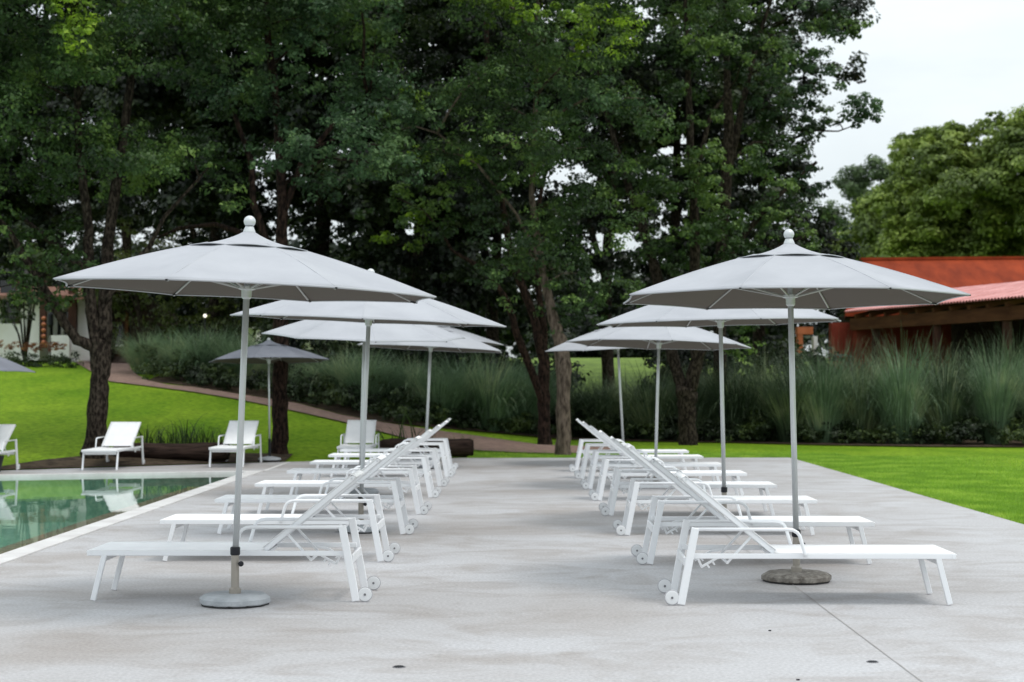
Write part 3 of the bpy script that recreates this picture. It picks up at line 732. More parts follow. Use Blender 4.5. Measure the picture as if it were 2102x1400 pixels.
# left tree by the pool
tree('dark many stemmed tree with leaning limbs rising left of the nearest umbrella', 29.6,
     [[(190, 958, 27), (193, 920, 23), (199, 850, 20), (204, 780, 19), (206, 730, 21), (205, 695, 20)],
      [(198, 705, 14), (182, 640, 12), (176, 560, 11), (173, 470, 10), (152, 300, 8), (140, 100, 6), (130, -250, 4)],
      [(210, 705, 16), (209, 560, 13), (210, 470, 12), (230, 300, 10), (250, 100, 8), (262, -250, 4)],
      [(196, 712, 12), (160, 698, 11), (135, 662, 10), (105, 610, 10), (75, 560, 8), (30, 480, 6), (-40, 400, 4)],
      [(176, 560, 8), (120, 512, 8), (70, 480, 6), (20, 440, 4)],
      [(212, 620, 6), (250, 560, 6), (300, 505, 5), (330, 440, 4), (400, 360, 3)]],
     [(130, 60, 330, 230, 120, 0.62, 2.4, None), (80, 320, 270, 190, 70, 0.55, 2.0, None), (300, 230, 190, 170, 34, 0.5, 1.6, None),
      (100, -330, 400, 240, 90, 0.8, 2.6, None), (60, 520, 170, 70, 22, 0.42, 1.2, None), (60, 588, 130, 26, 9, 0.28, 0.8, None), (130, 610, 50, 20, 4, 0.24, 0.5, None), (20, 560, 150, 40, 9, 0.36, -0.8, None),
      (200, 80, 60, 70, 8, 0.42, -2.6, 'leaf_yellow'), (30, 330, 30, 20, 3, 0.3, -2.2, 'leaf_yellow'), (-260, 100, 200, 400, 60, 0.7, 2.0, None)], seed=3, leaf='leaf', size=0.085)
# slim trunk right of the first umbrella
tree('tall tree with one slim straight dark trunk behind the low grey umbrella', 31.6,
     [[(575, 962, 18), (574, 900, 17), (575, 800, 16), (577, 700, 16), (578, 600, 15), (576, 500, 13), (580, 420, 11), (568, 250, 9), (545, 50, 7), (530, -250, 4)],
      [(577, 560, 8), (545, 490, 8), (522, 420, 7), (518, 330, 6), (470, 200, 4)],
      [(576, 545, 6), (500, 478, 6), (430, 455, 5), (350, 462, 4), (300, 480, 2)],
      [(580, 440, 7), (620, 330, 6), (690, 250, 5), (760, 220, 3)]],
     [(560, 20, 250, 150, 66, 0.62, 2.2, 'leaf'), (560, 180, 150, 80, 26, 0.5, 1.6, 'leaf_blue'), (690, 340, 85, 85, 24, 0.46, -2.0, 'leaf_blue'),
      (760, 300, 110, 70, 18, 0.45, 1.0, 'leaf_blue'), (600, -330, 380, 230, 90, 0.8, 2.6, 'leaf'), (440, 110, 110, 130, 26, 0.5, 1.6, 'leaf'), (480, 300, 70, 60, 8, 0.4, 1.2, 'leaf'),
      (690, 90, 120, 110, 24, 0.5, 1.8, 'leaf_blue')], seed=5, bark='bark_red', leaf='leaf', size=0.085)
# pale trunk at the deck end
tree('tree with pale grey bark standing at the far edge of the deck between the rows', 32.9,
     [[(1157, 945, 17), (1156, 880, 15), (1158, 800, 14), (1158, 750, 16), (1150, 700, 14), (1132, 640, 10), (1115, 560, 8), (1102, 480, 7), (1092, 400, 6), (1100, 200, 5), (1110, -200, 3)],
      [(1110, 540, 4), (1060, 440, 3), (980, 340, 3), (900, 280, 2)]],
     [(1090, 60, 250, 170, 74, 0.6, 2.0, 'leaf'), (1040, 290, 240, 120, 58, 0.52, 1.8, 'leaf'), (1165, 145, 70, 42, 14, 0.38, -2.5, 'leaf_yellow'),
      (1010, 45, 60, 45, 9, 0.36, -2.5, 'leaf_yellow'), (1100, -330, 400, 230, 90, 0.8, 2.6, 'leaf'), (860, 330, 110, 60, 16, 0.42, 1.0, 'leaf'), (840, 260, 50, 40, 4, 0.3, -2, 'leaf_yellow'),
      (930, 350, 60, 25, 5, 0.28, -2, 'leaf_yellow'), (1180, 560, 110, 110, 26, 0.42, 1.0, 'leaf'), (1170, 640, 60, 50, 8, 0.34, 0.6, 'leaf'), (1240, 250, 90, 80, 14, 0.45, 1.2, 'leaf_blue'), (1120, 430, 130, 100, 26, 0.45, 1.0, 'leaf'), (1110, 330, 110, 110, 16, 0.4, -1.5, 'leaf'), (1100, 520, 70, 70, 10, 0.36, -1.2, 'leaf'), (1070, 470, 90, 60, 10, 0.4, 0.8, 'leaf')],
     seed=8, bark='bark_pale', leaf='leaf', size=0.08)
tree('dark reddish trunk with a slanting left limb close behind the pale trunk', 37.4,
     [[(1118, 925, 15), (1117, 860, 13), (1116, 800, 13), (1116, 740, 11), (1096, 650, 9), (1068, 580, 8), (1045, 500, 7), (1020, 350, 6), (1000, 100, 5), (990, -200, 3)],
      [(1114, 830, 8), (1098, 780, 8), (1078, 730, 8), (1062, 690, 8), (1042, 620, 6), (1000, 560, 5), (930, 520, 3)],
      [(1116, 760, 8), (1118, 680, 8), (1100, 560, 6), (1094, 480, 5), (1130, 300, 4)]],
     [(960, 180, 200, 200, 50, 0.6, 1.6, 'leaf_dark'), (900, 440, 170, 60, 12, 0.45, 1.2, 'leaf'), (1000, -330, 300, 230, 40, 0.9, 2, 'leaf_dark'),
      (830, 470, 60, 60, 6, 0.36, 0.8, 'leaf_yellow'), (1080, 500, 100, 90, 14, 0.45, 1.2, 'leaf_dark'), (1210, 640, 70, 60, 8, 0.36, 0.8, 'leaf')],
     seed=13, bark='bark_red', leaf='leaf_dark', size=0.10)
tree('stout forked tree trunk behind the middle poles of the right row', 38.6,
     [[(1412, 925, 21), (1411, 880, 19), (1409, 830, 20), (1409, 795, 22)],
      [(1402, 805, 13), (1388, 750, 12), (1377, 695, 12), (1366, 610, 12), (1350, 540, 12), (1322, 440, 10), (1292, 350, 7), (1250, 200, 5), (1220, 0, 3)],
      [(1416, 805, 14), (1431, 735, 14), (1432, 640, 14), (1427, 560, 11), (1425, 400, 9), (1418, 300, 8), (1412, 100, 5), (1400, -250, 4)],
      [(1425, 420, 6), (1440, 310, 5), (1462, 230, 4), (1500, 180, 3)]],
     [(1370, 60, 170, 160, 32, 0.6, 1.8, 'leaf'), (1330, 300, 120, 120, 18, 0.5, 1.6, 'leaf'), (1400, 430, 140, 110, 26, 0.5, 1.4, 'leaf'), (1400, -330, 300, 240, 60, 0.85, 2.4, 'leaf'),
      (1520, 600, 110, 40, 10, 0.38, 1.0, 'leaf'), (1420, 180, 90, 110, 14, 0.42, -1.6, 'leaf'), (1430, 480, 110, 90, 14, 0.4, -1.4, 'leaf'), (1500, 690, 50, 35, 5, 0.34, 0.6, 'leaf')],
     seed=21, bark='bark', leaf='leaf', size=0.10)
tree('tall airy tree at the right end of the grove, one branch reaching into the sky', 41.5,
     [[(1474, 960, 16), (1476, 850, 15), (1478, 700, 13), (1479, 560, 12), (1486, 450, 11), (1494, 340, 12), (1497, 260, 10), (1493, 100, 6), (1490, -200, 4)],
      [(1497, 345, 8), (1515, 270, 8), (1528, 210, 6), (1560, 80, 5), (1600, -40, 3)],
      [(1480, 560, 7), (1530, 480, 6), (1600, 400, 5), (1680, 330, 3)],
      [(1500, 330, 5), (1550, 290, 4), (1620, 285, 3), (1680, 262, 2), (1730, 262, 1.5), (1775, 245, 1)],
      [(1478, 640, 6), (1540, 560, 6), (1610, 500, 4), (1690, 470, 3)]],
     [(1560, 60, 130, 110, 22, 0.52, 1.6, 'leaf'), (1590, 180, 90, 90, 15, 0.5, 1.4, 'leaf_blue'), (1615, 300, 80, 80, 17, 0.48, 1.2, 'leaf'), (1590, 440, 100, 70, 16, 0.45, 1.3, 'leaf'),
      (1530, 540, 110, 50, 18, 0.42, 1.2, 'leaf'), (1700, 30, 70, 60, 9, 0.42, 1.2, 'leaf_blue'), (1768, 248, 42, 20, 12, 0.34, 0.3, 'leaf_blue'), (1650, 105, 40, 30, 4, 0.4, .6, 'leaf_blue'),
      (1500, -330, 250, 240, 60, 0.85, 2.4, 'leaf'), (1660, 380, 40, 40, 6, 0.36, 0.8, 'leaf_blue'), (1690, 470, 40, 30, 4, 0.32, 0.6, 'leaf'), (1510, 170, 60, 100, 8, 0.42, 1.4, 'leaf'), (1480, 60, 70, 90, 10, .5, 1.5, 'leaf')],
     seed=34, bark='bark', leaf='leaf', size=0.10)

# the wood behind: individual trees with dense dark crowns
BW = [(-60, 66, 330, 420, 'shaded woodland tree at the far left behind the white house'),
      (90, 67, 330, 330, 'shaded woodland tree directly behind the white house roof'),
      (250, 63, 330, 330, 'shaded woodland tree rising behind the stone doorway'),
      (440, 50, 300, 400, 'shaded woodland tree in the gap between the left tree and the slim trunk'),
      (660, 49, 300, 460, 'shaded woodland tree behind the right half of the nearest left canopy'),
      (850, 47, 280, 480, 'darkest woodland tree in the middle of the photo'),
      (1010, 50, 280, 470, 'shaded woodland tree left of the paired trunks'),
      (1250, 52, 240, 330, 'sparse woodland tree with sky gaps right of the pale trunk'),
      (1380, 56, 240, 380, 'shaded woodland tree behind the stout forked trunk'),
      (1560, 60, 260, 520, 'shaded woodland tree behind the nearest right canopy')]
for i, (x, Y, _, _, lb) in enumerate(BW):
    yb = HY-(T((x-HX)*Y/F, Y)-EYE)*F/Y
    st = [[(x, yb, 14), (x+R.uniform(-8, 8), 650, 12), (x+R.uniform(-15, 15), 500, 10), (x+R.uniform(-20, 20), 300, 8), (x, 0, 5)],
          [(x, 600, 8), (x+R.uniform(-60, 60), 450, 6), (x+R.uniform(-80, 80), 300, 4)]]
    den = {7: 0.40, 3: 1.25}.get(i, 1)
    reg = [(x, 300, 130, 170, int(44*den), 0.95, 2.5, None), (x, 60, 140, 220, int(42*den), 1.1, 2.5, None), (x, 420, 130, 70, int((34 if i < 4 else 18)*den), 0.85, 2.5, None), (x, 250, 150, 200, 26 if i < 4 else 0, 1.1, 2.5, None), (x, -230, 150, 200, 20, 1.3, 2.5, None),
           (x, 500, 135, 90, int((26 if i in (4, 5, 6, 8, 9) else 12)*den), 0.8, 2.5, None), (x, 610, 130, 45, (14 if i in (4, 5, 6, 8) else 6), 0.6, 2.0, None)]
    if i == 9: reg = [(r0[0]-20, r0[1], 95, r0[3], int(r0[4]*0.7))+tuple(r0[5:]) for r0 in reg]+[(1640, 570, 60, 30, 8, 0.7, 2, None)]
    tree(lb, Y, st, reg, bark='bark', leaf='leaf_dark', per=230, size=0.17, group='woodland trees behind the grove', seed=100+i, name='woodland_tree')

# understorey shrubs behind the left lawn and path (olive, lighter)
def shrub(label, X, Y, r, h, lm='shrub_light', n=10, size=0.10, per=150, name='garden_shrub', cat='shrub', group=None, seed=1):
    rr = random.Random(seed); g = T(X, Y); root = thing(name, (X, Y, g)); tag(root, label, cat, group)
    mb = MB()
    cs = []; rs = []
    for k in range(n):
        a = rr.uniform(0, 2*PI); q = math.sqrt(rr.random())*r; c = (math.cos(a)*q, math.sin(a)*q*0.8, h*rr.uniform(0.3, 0.9)); cs.append(c); rs.append(rr.uniform(0.35, 0.55)*min(1, h))
        mb.tube([(0, 0, -0.05), (c[0]*.4, c[1]*.4, c[2]*.6), c], [0.025, 0.018, 0.006], 5)
    mb.build('stem', M['bark'], root); quads('foliage', clump_leaves(cs, rs, per, size), M[lm], root); return root
sp = [(330, 53, 1.5, 5.6, "tall loose olive shrub behind the left slope of the nearest left canopy"), (300, 50, 1.3, 3.0, 'leafy olive shrub arching over the stone doorway'), (390, 51, 1.4, 2.6, 'olive shrub behind the left pampas, left of the globe lamp'),
      (460, 50, 1.2, 2.7, 'light green shrub behind the globe lamp'), (560, 52, 1.3, 2.4, 'olive shrub left of the white garden wall'),
      (225, 53, 1.0, 3.4, 'tall olive shrub between the left trunk and the stone doorway'), (50, 51.5, 0.9, 4.9, 'leafy bush hanging in front of the white house eaves')]
for i, (x, Y, r_, h_, lb) in enumerate(sp):
    shrub(lb, (x-HX)*Y/F, Y, r_, h_, n=16, per=160, size=0.12, group='shrubs behind the path', seed=i+50, lm='shrub_light' if i != 6 else 'shrub')

# far trees on the right
FT = [(1960, 96, 330, 'large rounded green tree above the red roof', 1.0, 'leaf_far'), (2120, 92, 300, 'bright green tree cut by the right edge of the photo', 1.0, 'leaf_far'),
      (1830, 104, 450, 'lower yellow green tree at the left foot of the large rounded tree', 0.8, 'leaf_far'), (1760, 112, 430, 'grey green feathery tree between the grove and the rounded trees', 0.6, 'leaf_far_blue')]
for i, (x, Y, top, lb, sc, lm) in enumerate(FT):
    yb = 700
    st = [[(x, yb, 9), (x+4, 600, 8), (x-5, 480, 6), (x+3, (480+top)/2, 4)]]
    wv = 120*sc
    reg = []
    if i == 0: reg = [(1950, 395, 85, 60, 40, 1.2, 4, lm), (1960, 470, 130, 70, 50, 1.4, 4, lm), (1935, 315, 45, 25, 14, 0.9, 3, lm), (1880, 420, 40, 50, 14, 1.1, 3, lm), (1990, 560, 160, 50, 34, 1.4, 3, lm), (1905, 290, 15, 18, 4, .7, 2, lm)]
    if i == 1: reg = [(2070, 370, 70, 70, 40, 1.2, 4, lm), (2110, 450, 110, 90, 50, 1.5, 4, lm), (2085, 290, 30, 28, 12, 0.8, 3, lm), (2200, 360, 90, 90, 26, 1.6, 4, lm)]
    if i == 2: reg = [(1830, 480, 60, 60, 26, 1.3, 3, lm), (1800, 560, 90, 50, 24, 1.3, 3, lm), (1850, 410, 30, 25, 6, 1.0, 2, lm)]
    if i == 3: reg = [(1765, 440, 45, 50, 13, 1.2, 3, lm), (1740, 520, 60, 40, 14, 1.2, 3, lm), (1745, 590, 80, 30, 12, 1.2, 3, lm)]
    tree(lb, Y, st, reg, bark='bark', leaf=lm, per=230, size=0.23, group='far trees behind the red roofs', seed=300+i, name='far_tree')
cs, rs = [], []
for k in range(90):
    Y = R.uniform(86, 92); x = R.uniform(1100, 1420); X = (x-HX)*Y/F; cs.append((X, Y, T(X, Y)+R.uniform(0.1, 2.8))); rs.append(R.uniform(0.8, 1.2))
tag(quads('field_hedge', clump_leaves(cs, rs, 60, 0.3), M['leaf_dark']), 'dark hedge along the far end of the bright field', 'hedge', kind='stuff')
# closing belt of woodland farther out, reads as one mass
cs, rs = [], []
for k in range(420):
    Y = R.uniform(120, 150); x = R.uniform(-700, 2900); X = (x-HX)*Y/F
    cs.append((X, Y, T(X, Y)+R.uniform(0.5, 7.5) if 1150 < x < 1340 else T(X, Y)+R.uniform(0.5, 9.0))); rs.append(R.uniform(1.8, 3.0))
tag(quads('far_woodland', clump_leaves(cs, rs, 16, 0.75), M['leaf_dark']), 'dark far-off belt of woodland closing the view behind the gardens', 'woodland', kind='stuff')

# ------------------------------------------------------------------ pampas clumps
def pampas_mesh(nb_, h, spread, seed, plume=0.1):
    """arching blades: each leaves the crown near upright and bends over towards its tip"""
    rng = np.random.default_rng(seed); segs = 7
    az = rng.random(nb_)*2*PI; r0 = rng.random(nb_)**0.6*0.22; L_ = h*(0.45+0.85*rng.random(nb_)**0.8)
    th0 = 0.04+spread*0.55*rng.random(nb_)**1.2; bend = 0.45+1.9*spread*rng.random(nb_)
    dx, dy = np.cos(az), np.sin(az); w0 = 0.0045+0.004*rng.random(nb_)
    tw = rng.random(nb_)*PI; wx, wy = np.cos(tw)*-dy+np.sin(tw)*dx*0.3, np.cos(tw)*dx+np.sin(tw)*dy*0.3
    P_ = [np.stack([dx*r0, dy*r0, 0*r0], 1)]; rad = r0.copy(); z = 0*r0
    for k in range(segs):
        u = (k+0.5)/segs; th = th0+bend*u**2.2; rad = rad+L_/segs*np.sin(th); z = z+L_/segs*np.cos(th)
        P_.append(np.stack([dx*rad, dy*rad, z], 1))
    out = []
    for k in range(segs):
        u0, u1 = k/segs, (k+1)/segs; a0 = w0*(1-u0**1.5*0.85); a1 = w0*(1-u1**1.5*0.85)
        W0 = np.stack([wx*a0, wy*a0, 0*a0], 1); W1 = np.stack([wx*a1, wy*a1, 0*a1], 1)
        out.append(np.stack([P_[k]-W0, P_[k]+W0, P_[k+1]+W1, P_[k+1]-W1], 1))
    return np.stack(out, 1).reshape(-1, 3)
def blade_obj(name, V, m, segs=7):
    """join each blade's quads so a blade is one island"""
    nq = len(V)//4; nbl = nq//segs; V = V.reshape(nbl, segs, 4, 3)
    vs = np.zeros((nbl, segs+1, 2, 3), np.float32); vs[:, :segs] = V[:, :, :2]; vs[:, segs, 0] = V[:, -1, 3]; vs[:, segs, 1] = V[:, -1, 2]
    base = (np.arange(nbl)*(segs+1)*2)[:, None, None]; k = (np.arange(segs)*2)[None, :, None]
    f = base+k+np.array([0, 1, 3, 2])[None, None, :]
    me = bpy.data.meshes.new(name); vv = vs.reshape(-1, 3); ff = f.reshape(-1).astype(np.int32)
    me.vertices.add(len(vv)); me.vertices.foreach_set('co', vv.ravel()); me.loops.add(len(ff)); me.loops.foreach_set('vertex_index', ff)
    me.polygons.add(nq); me.polygons.foreach_set('loop_start', np.arange(0, nq*4, 4, dtype=np.int32)); me.polygons.foreach_set('loop_total', np.full(nq, 4, np.int32))
    me.update(calc_edges=True); me.materials.append(m)
    o = bpy.data.objects.new(name, me); COL.objects.link(o); return o
protos = {}
def pampas(x, ybase, ytop, spread, m, label, group, dy=0.9, k=0):
    p = hit(x, ybase); Y = p.y+dy; X = (x-HX)*Y/F; g = T(X, Y)
    h = max(0.8, EYE-(ytop-HY)*Y/F-g)*0.86
    key = (m, k % 4)
    if key not in protos: protos[key] = blade_obj('pampas_grass', pampas_mesh(1500, 1.0, 0.80+0.15*(k % 3), 900+len(protos)), M[m]); o = protos[key]
    else: o = protos[key].copy(); COL.objects.link(o)
    s = h/1.0; o.location = (X, Y, g-0.02); q = R.uniform(0.85, 1.15); o.scale = (spread*q, spread*q, s*R.uniform(0.92, 1.08)); o.rotation_euler = (0, 0, R.uniform(0, 6.28))
    tag(o, label, 'pampas grass', group)
PL = [(300, 778, 672), (350, 788, 655), (405, 794, 650), (455, 798, 668), (505, 806, 668), (625, 826, 722), (668, 838, 716), (708, 850, 704), (752, 860, 705), (800, 866, 718), (850, 872, 722)]
for i, (x, yb, yt) in enumerate(PL):
    pampas(x, yb, yt, 1.45, 'pampas', 'grey green pampas clump along the upper edge of the brick path' if x < 560 else 'grey green pampas clump on the slope under the far left canopies',
           'pampas beside the path' if x < 560 else 'pampas on the slope', dy=1.7+0.5*(i % 2), k=i)
PC = [(900, 880, 720), (950, 884, 712), (1000, 890, 720), (1045, 894, 724), (1090, 896, 725), (1190, 902, 752), (1235, 903, 762), (1285, 905, 756), (1340, 906, 748), (1385, 906, 750), (1430, 907, 735), (1475, 907, 725), (1515, 908, 718), (1570, 910, 708), (1625, 912, 705)]
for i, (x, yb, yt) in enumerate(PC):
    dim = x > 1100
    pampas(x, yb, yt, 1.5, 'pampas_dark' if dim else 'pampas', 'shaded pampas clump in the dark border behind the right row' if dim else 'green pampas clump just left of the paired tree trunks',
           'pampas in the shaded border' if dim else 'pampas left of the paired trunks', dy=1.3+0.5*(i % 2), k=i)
PRr = [(1690, 912, 712), (1768, 914, 700), (1850, 915, 676), (1938, 915, 700), (2042, 916, 674), (2140, 917, 680), (1725, 912, 690), (1810, 912, 700), (1900, 913, 676), (1990, 913, 690), (2085, 913, 676), (2170, 914, 690)]
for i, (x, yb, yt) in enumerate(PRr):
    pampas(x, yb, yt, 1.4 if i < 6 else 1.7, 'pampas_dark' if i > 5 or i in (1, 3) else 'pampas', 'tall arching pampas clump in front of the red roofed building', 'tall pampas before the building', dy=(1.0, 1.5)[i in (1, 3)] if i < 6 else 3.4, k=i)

# low dark shrubs along the foot of the border (one mass)
cs, rs = [], []
for i in range(520):
    x = R.uniform(285, 2300)
    yb = interp([(285, 779), (400, 796), (490, 809), (610, 828), (700, 852), (790, 868), (870, 876), (960, 884), (1060, 893), (1180, 903), (1500, 909), (2102, 917), (2300, 919)], x)
    p = hit(x, yb); dy = R.uniform(0.15, 1.5); Y = p.y+dy; X = (x-HX)*Y/F
    cs.append((X, Y, T(X, Y)+R.uniform(0.10, 0.28)+0.42*dy*R.random())); rs.append(R.uniform(0.20, 0.36))
tag(quads('border_shrubs', clump_leaves(cs, rs, 420, 0.075), M['shrub']), 'low dark leafy ground cover along the foot of the pampas border', 'ground cover', kind='stuff')
# dim thicket filling behind the pampas
cs, rs = [], []
for i in range(300):
    x = R.uniform(560, 1720)
    yb = interp([(560, 820), (790, 868), (960, 884), (1180, 903), (1720, 914)], x)
    if 1170 < x < 1350: continue
    p = hit(x, yb); Y = p.y+R.uniform(3.5, 6.0); X = (x-HX)*Y/F
    cs.append((X, Y, T(X, Y)+R.uniform(0.2, 2.2 if x > 1350 else 1.7))); rs.append(R.uniform(0.5, 0.7))
tag(quads('thicket', clump_leaves(cs, rs, 150, 0.14), M['leaf_dark']), 'dim thicket of bushes behind the pampas border', 'bushes', kind='stuff')

# ------------------------------------------------------------------ logs with strap-leaved plants
def log(label, x0, x1, ybot, ytop, Y):
    a = P(x0, ybot, Y); b = P(x1, ybot, Y); h = (ybot-ytop)*Y/F; g = T((a.x+b.x)/2, Y)
    mb = MB(); rr = random.Random(int(x0)); N = 28; n = 20
    for i in range(N+1):
        u = i/N
        for k in range(n):
            t_ = 2*PI*k/n; q = mnoise.noise(Vector((u*5+x0, math.cos(t_)*1.3, math.sin(t_)*1.3)))
            r_ = (h*0.5)*(1+0.16*q+0.05*math.sin(u*9))
            if i in (0, N): r_ *= 0.86
            mb.v.append((lerp(0, b.x-a.x, u), math.cos(t_)*r_*1.15, h*0.46+math.sin(t_)*r_*0.98))
    for i in range(N):
        for k in range(n): p = i*n+k; q = i*n+(k+1) % n; mb.f.append((p, q, q+n, p+n))
    mb.f.append(tuple(range(n))); mb.f.append(tuple(N*n+k for k in range(n))[::-1])
    o = mb.build('fallen_log', M['log'], smooth=True, loc=(a.x, Y, g)); tag(o, label, 'log'); return o
log('long dark fallen log behind the two poolside loungers', 236, 470, 953, 918, 30.0)
log('short dark log end at the far end of the left row', 780, 972, 941, 905, 32.35)
def straps(label, x, y, Y, n=26, h=0.3, group=None, name='strap_leaf_plant', m='strap', seed=0, spread=0.55):
    V = pampas_mesh(n, 1.0, spread, 700+seed)
    V = V.copy(); V[:, 2] *= h; V[:, :2] *= 0.75*h/0.3*0.6
    o = blade_obj(name, V, M[m]); nbv = o.data
    o.location = (P(x, y, Y).x, Y, T(P(x, y, Y).x, Y)+0.12); o.rotation_euler = (0, 0, seed)
    co = np.zeros(len(nbv.vertices)*3, np.float32); nbv.vertices.foreach_get('co', co); c = co.reshape(-1, 2, 3); mid = c.mean(1, keepdims=True); c[:] = mid+(c-mid)*2.2; nbv.vertices.foreach_set('co', c.ravel())
    tag(o, label, 'plant', group); return o
ORD = ('leftmost', 'second from the left', 'third from the left', 'fourth from the left', 'middle tall', 'fourth from the right', 'third from the right', 'second from the right', 'rightmost')
for i, x in enumerate((300, 322, 342, 362, 382, 398, 418, 440, 458)):
    straps(ORD[i]+' of the dark strap leaved plants behind the long log', x, 940, 30.5+0.1*(i % 3), 34, (0.46, 0.4, 0.42, 0.5, 0.62, 0.42, 0.5, 0.44, 0.4)[i], 'plants behind the long log', seed=i)
for i, x in enumerate((806, 835, 862)):
    straps(('left', 'middle', 'right')[i]+' of three twiggy dark plants standing in front of the brick path', x, 925, 33.0, 12, 0.8, 'twiggy plants behind the left row', seed=20+i, spread=0.9)
for i, x in enumerate((900, 935, 958)):
    straps(('left', 'middle', 'right')[i]+' of the three low olive plants by the short log end', x, 925, 32.9, 30, 0.34, 'plants beside the short log', seed=30+i, m='shrub_light', spread=0.9)

# black tapered bin under the left-edge lounger
bx = P(-6, 960, 27.2); rt = thing('tapered_bin', (bx.x, 27.0, 0)); tag(rt, 'black tapered bin under the back of the left edge lounger', 'bin')
MB().lathe([(0.11, 0.0), (0.17, 0.245)], 24).build('body', M['black'], rt); MB().lathe([(0.172, 0.246), (0.176, 0.25), (0.172, 0.262), (0.155, 0.263)], 24).build('rim', M['black'], rt)

# ------------------------------------------------------------------ lawn blades along the edges
def grass(name, pts_fn, n, hmin, hmax, label):
    rng = np.random.default_rng(5); q = np.array([pts_fn(rng) for _ in range(n)])
    az = rng.random(n)*2*PI; h = hmin+(hmax-hmin)*rng.random(n); ln = h*0.5*rng.random(n); w_ = 0.004+0.003*rng.random(n)
    dx, dy = np.cos(az), np.sin(az)
    a = q+np.stack([-dy*w_, dx*w_, 0*w_], 1); b = q-np.stack([-dy*w_, dx*w_, 0*w_], 1); c = q+np.stack([dx*ln, dy*ln, h], 1)
    tag(quads(name, np.stack([a, b, c], 1).reshape(-1, 3), M['blade'], nv=3), label, 'grass', kind='stuff')
def fr_(rng):
    Y = 13.5+19*rng.random(); X = 5.24+abs(rng.normal())*1.7; return (X, Y, -0.01)
grass('lawn_grass', fr_, 110000, 0.02, 0.05, 'short bright grass along the right edge of the deck')
def ff_(rng):
    X = -1.0+7.5*rng.random(); Y = interp(EDGE, X)+abs(rng.normal())*0.9; return (X, Y, T(X, Y)-0.01)
grass('deck_end_grass', ff_, 26000, 0.02, 0.055, 'short grass beyond the far end of the deck')

# ------------------------------------------------------------------ buildings
def pbox(mb, x0, x1, y0, y1, Y, dep):
    a = P(x0, y1, Y); b = P(x1, y0, Y); return mb.box(a.x, b.x, Y, Y+dep, a.z, b.z)
def pm(name, x0, x1, y0, y1, Y, dep, m, parent):
    o = pbox(MB(), x0, x1, y0, y1, Y, dep).build(name, M[m], None)
    o.parent = parent; o.matrix_parent_inverse = Matrix.Translation(parent.location).inverted(); return o
# white house, far left
hs = thing('white_house', tuple(P(100, 735, 56.5))); tag(hs, 'white plastered house with brown timber posts at the top of the left lawn', 'house')
Yh = 56.5
wl = pm('wall', -260, -2, 606, 740, Yh, 5, 'plaster', hs); pm('wall', 38, 80, 606, 740, Yh, 5, 'plaster', hs); pm('wall', 154, 190, 600, 740, Yh+.3, 4, 'plaster', hs)
pm('wall', -2, 38, 664, 740, Yh, 5, 'plaster', hs); pm('wall', 92, 154, 606, 640, Yh+1.5, 3, 'plaster', hs)
pm('window', -2, 38, 575, 664, Yh+0.35, 0.1, 'dark_glass', hs); wf = pm('window_frame', 30, 38, 575, 664, Yh-0.04, 0.12, 'brown_wood', hs)
pm('window', 98, 154, 640, 690, Yh+1.3, 0.1, 'dark_glass', hs)
pm('window_frame', 124, 129, 612, 692, Yh+1.1, 0.12, 'plaster', hs); pm('window_frame', 92, 98, 610, 710, Yh+1.0, 0.2, 'plaster', hs)
pm('window_frame', 107, 116, 642, 686, Yh+1.15, 0.08, 'wheel', hs)
pm('post', 79, 91, 575, 715, Yh-0.9, 0.2, 'brown_wood', hs); pm('post', 138, 154, 590, 700, Yh-0.2, 0.25, 'brown_wood', hs)
pm('parapet', 100, 141, 688, 732, Yh-1.6, 0.25, 'plaster', hs); pm('parapet', 143, 186, 697, 734, Yh-1.0, 0.25, 'plaster', hs)
mb = MB(); a = P(-300, 606, Yh-0.6); b = P(198, 606, Yh-0.6); zt = P(0, 588, Yh+3).z
mb.add([(a.x, a.y, a.z), (b.x, b.y, b.z), (b.x, Yh+3, zt), (a.x, Yh+3, zt), (a.x, a.y, a.z-.14), (b.x, b.y, b.z-.14), (b.x, Yh+3, zt-.14), (a.x, Yh+3, zt-.14)], [(0, 1, 2, 3), (7, 6, 5, 4), (0, 4, 5, 1), (1, 5, 6, 2), (2, 6, 7, 3), (3, 7, 4, 0)])
o = mb.build('roof', M['tile_roof']); o.parent = hs; o.matrix_parent_inverse = Matrix.Translation(hs.location).inverted()
# string of orange clay ornaments on the post
rt = thing('clay_ornament_string', tuple(P(88, 712, Yh-1.1))); tag(rt, 'string of orange clay ornaments hanging on the brown post of the white house', 'ornament')
for k in range(5):
    z = (712-(655+k*12))*Yh/F; MB().lathe([(0.01, z-.07), (0.07, z-.03), (0.085, z+.02), (0.03, z+.08)], 12).build('clay_pot', M['orange'], rt)
MB().tube([(0, 0, 0), (0, 0, 1.05)], 0.008, 6).build('cord', M['brown_wood'], rt)
# lantern
lp = hit(101, 722); Yl = 53.0; rt = thing('garden_lantern', (P(102, 720, Yl).x, Yl, T(P(102, 720, Yl).x, Yl))); tag(rt, 'black hooded lantern on a thin post before the white house', 'lamp post')
zt = P(102, 640, Yl).z-T(P(102, 720, Yl).x, Yl)
MB().tube([(0, 0, 0), (0, 0, zt-0.45)], 0.022, 8).build('post', M['black'], rt); MB().lathe([(0.05, zt-0.5), (0.1, zt-0.42), (0.085, zt-0.08), (0.03, zt)], 12).build('lamp_head', M['black'], rt)
